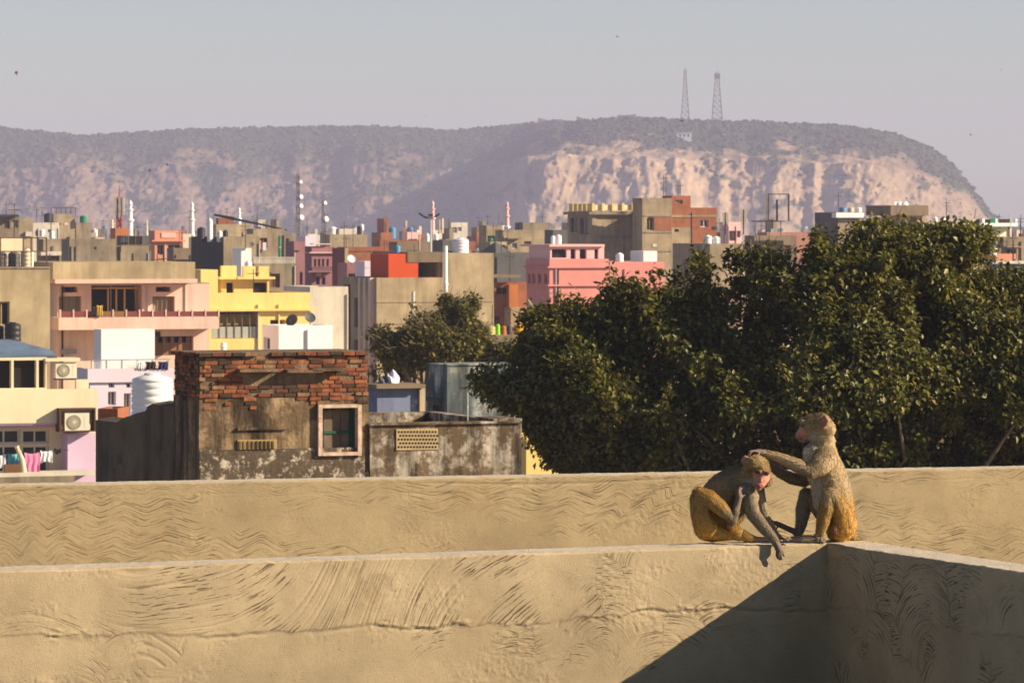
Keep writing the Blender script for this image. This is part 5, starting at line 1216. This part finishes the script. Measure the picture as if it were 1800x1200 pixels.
def make_monkey(label, chains, D0, base_px, flow, seed, eyes, furn=70000, voxel=.0027):
    prim = [p for c in chains for p in c]
    cen = np.array([p[0] for p in prim]); rad = np.array([p[1] for p in prim]); colr = np.array([FURC[p[2]] for p in prim]); bare = np.array([1. if p[2] in BARE else 0. for p in prim])
    V = (cen[:, None] + ICV[None] * rad[:, None, None]).reshape(-1, 3); Fc = (ICF[None] + (np.arange(len(prim)) * len(ICV))[:, None, None]).reshape(-1, 3)
    org = Vector(zp(*base_px, 0, D0)); root = empty('macaque_monkey', org, 0, label, 'monkey')
    tmp = np_mesh('body_raw', V - np.array(org), Fc, None)
    md = tmp.modifiers.new('r', 'REMESH'); md.mode = 'VOXEL'; md.voxel_size = voxel
    sm = tmp.modifiers.new('s', 'SMOOTH'); sm.iterations = 4; sm.factor = .5
    dg = bpy.context.evaluated_depsgraph_get(); ev = tmp.evaluated_get(dg); me = bpy.data.meshes.new_from_object(ev)
    bpy.data.objects.remove(tmp)
    nv = len(me.vertices); co = np.zeros(nv * 3, np.float32); me.vertices.foreach_get('co', co); co = co.reshape(-1, 3).astype(float)
    W = co + np.array(org)
    C = np.zeros((nv, 3)); Bv = np.zeros(nv)
    for a in range(0, nv, 4000):
        w = W[a:a + 4000]; dd = np.linalg.norm(w[:, None] - cen[None], axis=2) - rad[None]
        wt = np.exp(-(dd - dd.min(1, keepdims=True)) / .0045)
        wt /= wt.sum(1, keepdims=True); C[a:a + 4000] = wt @ colr; Bv[a:a + 4000] = wt @ bare
    rs = np.random.RandomState(seed)
    at = me.color_attributes.new('col', 'FLOAT_COLOR', 'POINT'); c4 = np.ones((nv, 4), np.float32); c4[:, :3] = C; at.data.foreach_set('color', c4.ravel())
    me.polygons.foreach_set('use_smooth', np.ones(len(me.polygons), bool)); me.materials.clear(); me.materials.append(body_m)
    body = bpy.data.objects.new('body', me); COL.objects.link(body); body.parent = root
    # fur: fine strands over everything but the bare skin
    me.calc_loop_triangles(); nt = len(me.loop_triangles); tv = np.zeros(nt * 3, np.int32); me.loop_triangles.foreach_get('vertices', tv); tv = tv.reshape(-1, 3)
    vn = np.zeros(nv * 3, np.float32); me.vertices.foreach_get('normal', vn); vn = vn.reshape(-1, 3)
    ar = np.linalg.norm(np.cross(co[tv[:, 1]] - co[tv[:, 0]], co[tv[:, 2]] - co[tv[:, 0]]), axis=1) * np.clip(1 - 1.3 * Bv[tv].mean(1), 0, 1)
    ti = rs.choice(nt, furn, p=ar / ar.sum()); u = rs.rand(furn, 2); fl = u.sum(1) > 1; u[fl] = 1 - u[fl]; bc = np.stack([1 - u.sum(1), u[:, 0], u[:, 1]], -1)
    pp = (co[tv[ti]] * bc[..., None]).sum(1); nn = (vn[tv[ti]] * bc[..., None]).sum(1); nn /= np.linalg.norm(nn, axis=1, keepdims=True) + 1e-9; cc = (C[tv[ti]] * bc[..., None]).sum(1); bb = (Bv[tv[ti]] * bc).sum(1)
    fd = flow(pp + np.array(org)); fd = fd + rs.normal(0, .22, fd.shape) ; fd -= nn * (fd * nn).sum(1, keepdims=True); fd /= np.linalg.norm(fd, axis=1, keepdims=True) + 1e-9
    dr = fd * .90 + nn * rs.uniform(.22, .55, (furn, 1)); dr /= np.linalg.norm(dr, axis=1, keepdims=True)
    ln = rs.uniform(.006, .016, (furn, 1)) * (1 - .75 * bb[:, None]); sd = np.cross(dr, nn); sd /= np.linalg.norm(sd, axis=1, keepdims=True) + 1e-9
    wd = .0011
    p0 = pp - nn * .001; pm = pp + dr * ln * .55; pt = pp + dr * ln + fd * ln * .12 - nn * ln * .12
    FV = np.stack([p0 + sd * wd, p0 - sd * wd, pm - sd * wd * .7, pm + sd * wd * .7, pt], 1).reshape(-1, 3)
    i = np.arange(furn) * 5
    FT = np.stack([np.stack([i, i + 1, i + 2], -1), np.stack([i, i + 2, i + 3], -1), np.stack([i + 3, i + 2, i + 4], -1)], 1).reshape(-1, 3)
    cv = (cc * rs.uniform(.5, 1.5, (furn, 1)))[:, None, :] * np.array([.6, .6, 1., 1., 1.5])[None, :, None]; cv = cv.reshape(-1, 3)  # strand colour darker at root, brighter at tip to paint in rim light
    np_mesh('fur', FV, FT, fur_m, root, True, cv)
    for (zx, zy, dy, r) in eyes:
        e = zp(zx, zy, dy, D0); bm = bmesh.new(); bmesh.ops.create_uvsphere(bm, u_segments=14, v_segments=10, radius=r * D0 / F / 4); m2 = bpy.data.meshes.new('eye'); bm.to_mesh(m2); bm.free(); m2.materials.append(eye_m)
        o = bpy.data.objects.new('eye', m2); COL.objects.link(o); o.parent = root; o.location = Vector(e) - org
    return root
body_m = attr_mat('monkey_skin_and_undercoat', 'col', .75, .25, fine=220.)
fur_m = attr_mat('monkey_fur', 'col', .55, .35)
eye_m, _nt, _b = _base('monkey_eye'); _b.inputs['Base Color'].default_value = (.03, .015, .008, 1); _b.inputs['Roughness'].default_value = .12

DR = 16.40
R = [chain([(1072, 300, 0, 78, 'tan'), (1070, 350, 0, 84, 'tan'), (1074, 420, 0, 102, 'tan'), (1110, 520, 0, 112, 'tan'), (1144, 630, 0, 117, 'tan'), (1168, 750, 0, 117, 'ochre'), (1180, 850, 0, 112, 'gold'), (1180, 905, 0, 96, 'gold')], DR),
     chain([(1020, 390, 0, 92, 'pale'), (1015, 470, 0, 80, 'pale'), (1050, 600, -.005, 72, 'pale'), (1075, 720, 0, 80, 'pale')], DR),
     # head
     chain([(1042, 182, 0, 84, 'crown'), (1075, 215, 0, 76, 'tan')], DR), chain([(985, 180, 0, 66, 'crown'), (960, 200, 0, 58, 'tan')], DR),
     chain([(1000, 250, 0, 58, 'pale'), (1045, 265, 0, 70, 'tan')], DR),
     chain([(924, 160, -.020, 13, 'tan'), (916, 158, 0, 15, 'tan'), (924, 160, .020, 13, 'tan')], DR), chain([(985, 170, 0, 60, 'crown'), (950, 172, 0, 42, 'tan')], DR),
     chain([(948, 205, 0, 40, 'skin'), (922, 240, 0, 34, 'skin'), (902, 256, 0, 27, 'skin'), (892, 270, 0, 22, 'lip')], DR), chain([(938, 272, 0, 33, 'grey'), (915, 290, 0, 20, 'skin')], DR), chain([(882, 278, -.008, 7, 'mouth'), (905, 284, -.013, 7, 'mouth'), (922, 280, -.017, 6, 'mouth')], DR),
     chain([(912, 205, 0, 13, 'skin'), (888, 242, 0, 11, 'skin'), (880, 248, 0, 8, 'mouth')], DR),
     chain([(922, 186, -.022, 13, 'sock'), (936, 194, -.024, 13, 'sock')], DR),
     chain([(1062, 140, -.046, 14, 'ear'), (1084, 132, -.052, 15, 'ear'), (1098, 155, -.053, 14, 'ear'), (1088, 182, -.050, 13, 'ear'), (1070, 194, -.046, 10, 'ear')], DR),
     chain([(1068, 160, -.044, 18, 'ear'), (1078, 160, -.046, 14, 'lip')], DR),
     chain([(1075, 140, .046, 14, 'ear'), (1095, 155, .052, 14, 'ear'), (1085, 185, .048, 12, 'ear')], DR),
     # near arm reaching to the other's head
     chain([(1085, 420, -.050, 84, 'tan'), (1045, 465, -.075, 72, 'tan'), (985, 505, -.088, 50, 'tan'), (955, 508, -.088, 44, 'grey'), (900, 478, -.078, 46, 'tan'), (810, 438, -.062, 40, 'tan'), (720, 405, -.05, 30, 'tan'), (665, 390, -.045, 24, 'grey'), (632, 378, -.05, 23, 'skind'), (605, 376, -.055, 22, 'skind')], DR),
     fingers((612, 376, -.055), [((586, 368, -.080), (560, 376, -.092), (550, 402, -.098)), ((580, 366, -.066), (552, 372, -.074), (540, 398, -.078)), ((582, 366, -.050), (554, 370, -.052), (540, 392, -.052)), ((588, 370, -.036), (564, 374, -.032), (552, 392, -.032)), ((616, 392, -.085), (600, 404, -.100), (584, 412, -.108))], 7.2, DR),
     # far arm
     chain([(1030, 450, .055, 70, 'grey'), (985, 530, .085, 52, 'grey'), (935, 580, .095, 42, 'grey'), (850, 562, .085, 40, 'grey'), (770, 525, .06, 33, 'grey'), (712, 485, .03, 24, 'grey'), (690, 455, .015, 20, 'skind')], DR),
     fingers((688, 452, .012), [((672, 436, .0), (660, 420, -.006), (652, 412, -.01)), ((668, 442, .014), (652, 428, .012), (644, 418, .01))], 7.2, DR),
     # near leg
     chain([(1205, 880, -.045, 100, 'gold'), (1195, 800, -.070, 78, 'gold'), (1160, 725, -.086, 62, 'ochre'), (1122, 672, -.094, 47, 'tan'), (1098, 690, -.094, 46, 'tan')], DR),
     chain([(1105, 680, -.094, 48, 'tan'), (1092, 760, -.094, 56, 'ochre'), (1068, 860, -.09, 46, 'ochre'), (1048, 940, -.086, 33, 'ochre'), (1040, 978, -.084, 29, 'grey'), (1060, 990, -.084, 22, 'grey')], DR),
     chain([(1045, 988, -.084, 25, 'grey'), (960, 985, -.084, 24, 'tan'), (880, 986, -.084, 23, 'skind'), (850, 988, -.084, 21, 'skind')], DR),
     fingers((852, 988, -.084), [((826, 984, -.104), (806, 990, -.108), (792, 1000, -.108)), ((822, 982, -.092), (802, 986, -.094), (786, 998, -.094)), ((822, 982, -.080), (804, 986, -.080), (790, 998, -.080)), ((826, 984, -.068), (808, 990, -.066), (796, 1000, -.066)), ((864, 990, -.060), (846, 994, -.050), (832, 1000, -.046))], 7.2, DR),
     chain([(1190, 930, -.040, 72, 'gold'), (1150, 950, -.020, 52, 'gold'), (1200, 945, .03, 66, 'gold')], DR), chain([(1150, 905, -.085, 20, 'rump'), (1160, 925, -.08, 18, 'rump')], DR),
     # far leg
     chain([(1140, 850, .05, 92, 'ochre'), (1050, 760, .078, 72, 'grey'), (975, 680, .09, 52, 'grey'), (945, 672, .09, 46, 'grey')], DR),
     chain([(948, 672, .09, 48, 'grey'), (930, 770, .09, 54, 'grey'), (915, 870, .088, 40, 'grey'), (898, 940, .085, 29, 'grey'), (880, 948, .084, 25, 'grey')], DR),
     chain([(890, 945, .085, 25, 'skind'), (820, 915, .078, 21, 'skind'), (755, 885, .07, 20, 'skind'), (735, 876, .068, 18, 'skind')], DR),
     fingers((738, 878, .068), [((712, 862, .054), (694, 864, .05), (680, 874, .05)), ((710, 860, .066), (690, 860, .064), (676, 868, .064)), ((712, 862, .078), (694, 862, .08), (682, 870, .08)), ((748, 894, .055), (744, 908, .05), (740, 918, .05))], 7.2, DR),
     chain([(1245, 930, .03, 36, 'gold'), (1275, 965, .04, 28, 'ochre'), (1312, 985, .045, 19, 'brown'), (1340, 997, .05, 12, 'brown'), (1356, 1001, .05, 6, 'brown')], DR)]
def flow_r(p):
    """hair lies down the body; along the arm towards the wrist; back over the head"""
    f = np.tile(np.array([.15, 0, -1.]), (len(p), 1)); zx = ((p[:, 0] / p[:, 1] * F + 900) - 1180) * 4; zy = ((CZ - p[:, 2]) / p[:, 1] * F + HOR - 700) * 4
    arm = (zx < 985) & (zy > 350) & (zy < 620); f[arm] = (-1, 0, .15)
    hd = zy < 300; f[hd] = (.8, 0, -.5); ft = (zy > 950) & (zx < 1050); f[ft] = (-1, 0, -.1); return f
make_monkey('tan macaque sitting upright in profile, grooming the other with outstretched arms', R, DR, (1190, 1003), flow_r, 1, [(921, 190, -.0245, 8), (921, 190, .0245, 8)])
DL = 16.33
Lm = [chain([(285, 890, 0, 116, 'ochre'), (262, 800, 0, 106, 'ochre'), (292, 708, 0, 108, 'brown'), (362, 630, 0, 110, 'brown'), (440, 582, 0, 104, 'dark'), (505, 575, -.005, 96, 'brown'), (545, 560, -.02, 80, 'brown')], DL),
      chain([(520, 650, -.03, 82, 'grey'), (550, 690, -.035, 62, 'pale'), (480, 760, -.01, 80, 'grey'), (400, 850, 0, 85, 'ochre')], DL),
      # head, turned to the camera and a little to the right
      chain([(600, 495, -.03, 94, 'crown'), (575, 525, -.02, 84, 'brown')], DL), chain([(555, 575, -.035, 58, 'grey'), (590, 600, -.05, 46, 'pale')], DL), chain([(668, 580, -.045, 42, 'grey'), (650, 560, -.05, 52, 'brown')], DL),
      chain([(592, 494, -.083, 17, 'crown'), (640, 496, -.092, 19, 'crown'), (684, 508, -.076, 16, 'crown')], DL),
      chain([(640, 530, -.072, 52, 'skin'), (634, 572, -.082, 48, 'skin'), (624, 600, -.090, 38, 'skin')], DL), chain([(600, 530, -.072, 24, 'skin'), (676, 540, -.068, 22, 'skin')], DL), chain([(604, 560, -.078, 28, 'skin'), (664, 568, -.074, 26, 'skin')], DL),
      chain([(642, 535, -.092, 11, 'skin'), (632, 578, -.106, 12, 'skin'), (626, 584, -.107, 11, 'lip')], DL), chain([(596, 612, -.105, 15, 'lip'), (620, 616, -.113, 16, 'lip'), (642, 612, -.106, 14, 'lip')], DL), chain([(614, 628, -.098, 22, 'skin')] * 2, DL),
      chain([(600, 513, -.098, 15, 'sock'), (621, 515, -.102, 15, 'sock')], DL), chain([(660, 522, -.101, 14, 'sock'), (680, 525, -.096, 14, 'sock')], DL), chain([(598, 606, -.112, 6, 'mouth'), (618, 610, -.121, 6, 'mouth'), (640, 606, -.114, 6, 'mouth')], DL), chain([(620, 584, -.118, 5, 'mouth')] * 2, DL), chain([(638, 585, -.118, 5, 'mouth')] * 2, DL),
      chain([(510, 458, -.030, 14, 'ear'), (502, 432, -.030, 14, 'ear'), (518, 412, -.030, 14, 'ear'), (536, 420, -.032, 14, 'ear')], DL), chain([(518, 440, -.028, 18, 'ear'), (530, 450, -.03, 18, 'lip')], DL),
      # raised hind leg, foot scratching the chest
      chain([(245, 905, -.050, 88, 'gold'), (205, 800, -.085, 70, 'ochre'), (188, 710, -.098, 58, 'ochre'), (198, 668, -.10, 50, 'ochre')], DL),
      chain([(200, 672, -.10, 52, 'ochre'), (262, 700, -.106, 58, 'ochre'), (345, 765, -.11, 50, 'ochre'), (410, 825, -.112, 33, 'grey'), (432, 850, -.112, 26, 'grey')], DL),
      chain([(434, 845, -.112, 27, 'grey'), (455, 785, -.112, 27, 'grey'), (470, 730, -.112, 24, 'skind'), (478, 690, -.112, 23, 'skind')], DL),
      fingers((478, 690, -.112), [((472, 660, -.12), (474, 636, -.12), (484, 622, -.118)), ((484, 658, -.114), (488, 638, -.112), (498, 628, -.108)), ((494, 666, -.106), (504, 652, -.102), (514, 650, -.096)), ((500, 690, -.11), (516, 676, -.106), (524, 668, -.1))], 7.6, DL),
      chain([(300, 930, -.045, 70, 'gold'), (370, 945, -.05, 48, 'gold')], DL), chain([(405, 895, -.075, 15, 'rump'), (425, 900, -.085, 11, 'skin')], DL),
      # other hind leg flat on the coping
      chain([(350, 925, .03, 72, 'ochre'), (440, 935, .02, 52, 'ochre'), (510, 965, .01, 37, 'ochre'), (560, 985, .005, 27, 'ochre'), (600, 990, .0, 21, 'skind'), (690, 990, .0, 17, 'skind')], DL),
      fingers((690, 990, 0), [((720, 985, -.012), (745, 988, -.014), (762, 996, -.014)), ((722, 982, 0), (748, 982, 0), (770, 992, 0)), ((720, 985, .012), (742, 988, .014), (758, 996, .014))], 7.2, DL),
      # near arm over the edge
      chain([(535, 650, -.055, 66, 'grey'), (548, 730, -.068, 56, 'grey'), (575, 810, -.08, 46, 'grey'), (630, 885, -.096, 40, 'grey'), (690, 955, -.112, 32, 'grey'), (722, 995, -.122, 27, 'grey'), (745, 1035, -.131, 27, 'skind'), (757, 1062, -.131, 26, 'skind')], DL),
      fingers((752, 1050, -.131), [((742, 1075, -.136), (738, 1100, -.134), (746, 1124, -.128)), ((756, 1082, -.138), (754, 1110, -.136), (762, 1136, -.129)), ((770, 1080, -.136), (772, 1106, -.135), (778, 1130, -.129)), ((782, 1070, -.133), (788, 1092, -.132), (794, 1112, -.128)), ((770, 1030, -.13), (790, 1022, -.134), (803, 1032, -.132))], 7.2, DL),
      # far arm
      chain([(600, 640, .03, 52, 'grey'), (625, 730, .045, 40, 'grey'), (650, 820, .045, 33, 'grey'), (690, 890, .035, 27, 'grey'), (740, 955, .02, 20, 'skind'), (765, 980, .015, 17, 'skind')], DL),
      fingers((765, 980, .015), [((785, 982, .01), (800, 990, .008), (812, 998, .008)), ((784, 984, .02), (796, 992, .022), (806, 999, .022))], 7.2, DL)]
def flow_l(p):
    f = np.tile(np.array([-.75, 0, -.6]), (len(p), 1)); zx = ((p[:, 0] / p[:, 1] * F + 900) - 1180) * 4; zy = ((CZ - p[:, 2]) / p[:, 1] * F + HOR - 700) * 4
    arm = (zx > 500) & (zy > 660); f[arm] = (.5, 0, -.9); hd = (zx > 490) & (zy < 560); f[hd] = (-.5, 0, .6); lg = (zx < 460) & (zy > 640); f[lg] = (.45, 0, -.8); return f
make_monkey('darker hunched macaque being groomed, scratching with a hind foot, one hand over the edge', Lm, DL, (285, 1003), flow_l, 2, [(611, 515, -.112, 8.5), (671, 524, -.107, 8.5)])
# ------------------------------------------------------------------ birds and paper kites
bird_m = M('bird_black', (.02, .018, .02), .1, 0, bump=0)
kite_m = M('kite_purple', (.16, .05, .28), .1, 0, bump=0, rough=.6); kite_p = M('kite_pink', (.7, .12, .35), .1, 0, bump=0)
def bird(label, px, py, D, span, roll, group=None):
    o = empty('bird', P(px, py, D), rnd.uniform(-1, 1), label, 'bird', group); o.rotation_euler = (.2, roll, o.rotation_euler[2]); w = span / 2
    MB().lathe([(.01, -w * .42), (w * .13, -w * .2), (w * .16, 0), (w * .1, w * .25), (w * .05, w * .42)], 8).build('body', bird_m, o).rotation_euler = (math.radians(90), 0, 0)
    for s in (-1, 1):
        mesh_obj('wing', [(s * w * .1, -w * .14, .02), (s * w * .5, -w * .26, w * .16), (s * w, -w * .02, w * .05), (s * w * .55, w * .12, w * .14), (s * w * .1, w * .18, .02), (s * w * .5, -w * .07, w * .11)], [(0, 1, 5, 4), (1, 2, 3, 5), (5, 3, 4)], bird_m, o)
    mesh_obj('tail', [(-w * .06, w * .35, 0), (w * .06, w * .35, 0), (w * .16, w * .68, 0), (-w * .16, w * .68, 0)], [(0, 1, 2, 3)], bird_m, o)
def kite(label, px, py, D, s, m, group=None):
    o = empty('paper_kite', P(px, py, D), rnd.uniform(-.5, .5), label, 'kite', group); o.rotation_euler[1] = rnd.uniform(-.5, .5)
    mesh_obj('sail', [(0, 0, -s * .6), (s * .5, .06, 0), (0, 0, s * .5), (-s * .5, .06, 0)], [(0, 1, 2), (0, 2, 3)], m, o)
    MB().tube([(0, 0, -s * .6), (0, -.02, s * .5)], [.012] * 2, 4).build('spine', wood, o); MB().tube([(-s * .5, .05, 0), (0, -.03, s * .12), (s * .5, .05, 0)], [.01] * 3, 4).build('bow', wood, o)
    mesh_obj('tail', [(0, 0, -s * .55), (s * .14, 0, -s * .8), (-s * .14, 0, -s * .8)], [(0, 1, 2)], m, o)
kite('dark purple paper kite high at the left of the sky', 29, 128, 420, .42, kite_m); bird('dark bird high over the left end of the far hills', 1085, 65, 400, .55, .3)
bird('black bird in front of the hilltop below the masts', 1198, 213, 380, .75, -.2); bird('dark bird in the sky beyond the right end of the hill', 1706, 237, 400, .55, .4)
for px, py in ((377, 88), (197, 210), (748, 205), (1760, 124)): bird('tiny far-off bird in the pale sky', px, py, 900, .8, rnd.uniform(-.4, .4), 'tiny birds in the sky')
for px, py in ((470, 360), (587, 373), (224, 335), (738, 231), (803, 342), (231, 238), (1466, 250)): bird('tiny dark bird against the hill slope', px, py, 700, .75, rnd.uniform(-.4, .4), 'tiny birds before the hills')
for px, py in ((263, 299), (294, 289)): kite('small purple paper kite before the left hill slope', px, py, 600, .45, kite_m, 'purple kites before the hill')
kite('tiny pink paper kite before the dark middle slope', 622, 365, 700, .5, kite_p)
# ------------------------------------------------------------------ haze
hz = MB().box(-3100, 3100, -140, 6100, -1.0, 175).build('haze', None)
hm = bpy.data.materials.new('haze_air'); hm.use_nodes = True; hn = hm.node_tree
for n_ in list(hn.nodes):
    if n_.type == 'BSDF_PRINCIPLED': hn.nodes.remove(n_)
pv = hn.nodes.new('ShaderNodeVolumePrincipled'); pv.inputs['Color'].default_value = (.66, .675, 1.0, 1); pv.inputs['Density'].default_value = HAZE_DENSITY; pv.inputs['Anisotropy'].default_value = 0.0
hn.links.new(pv.outputs[0], hn.nodes['Material Output'].inputs['Volume'])
hz.data.materials.append(hm); tag(hz, 'pale smoky haze lying over the town and hills', 'haze', kind='stuff')
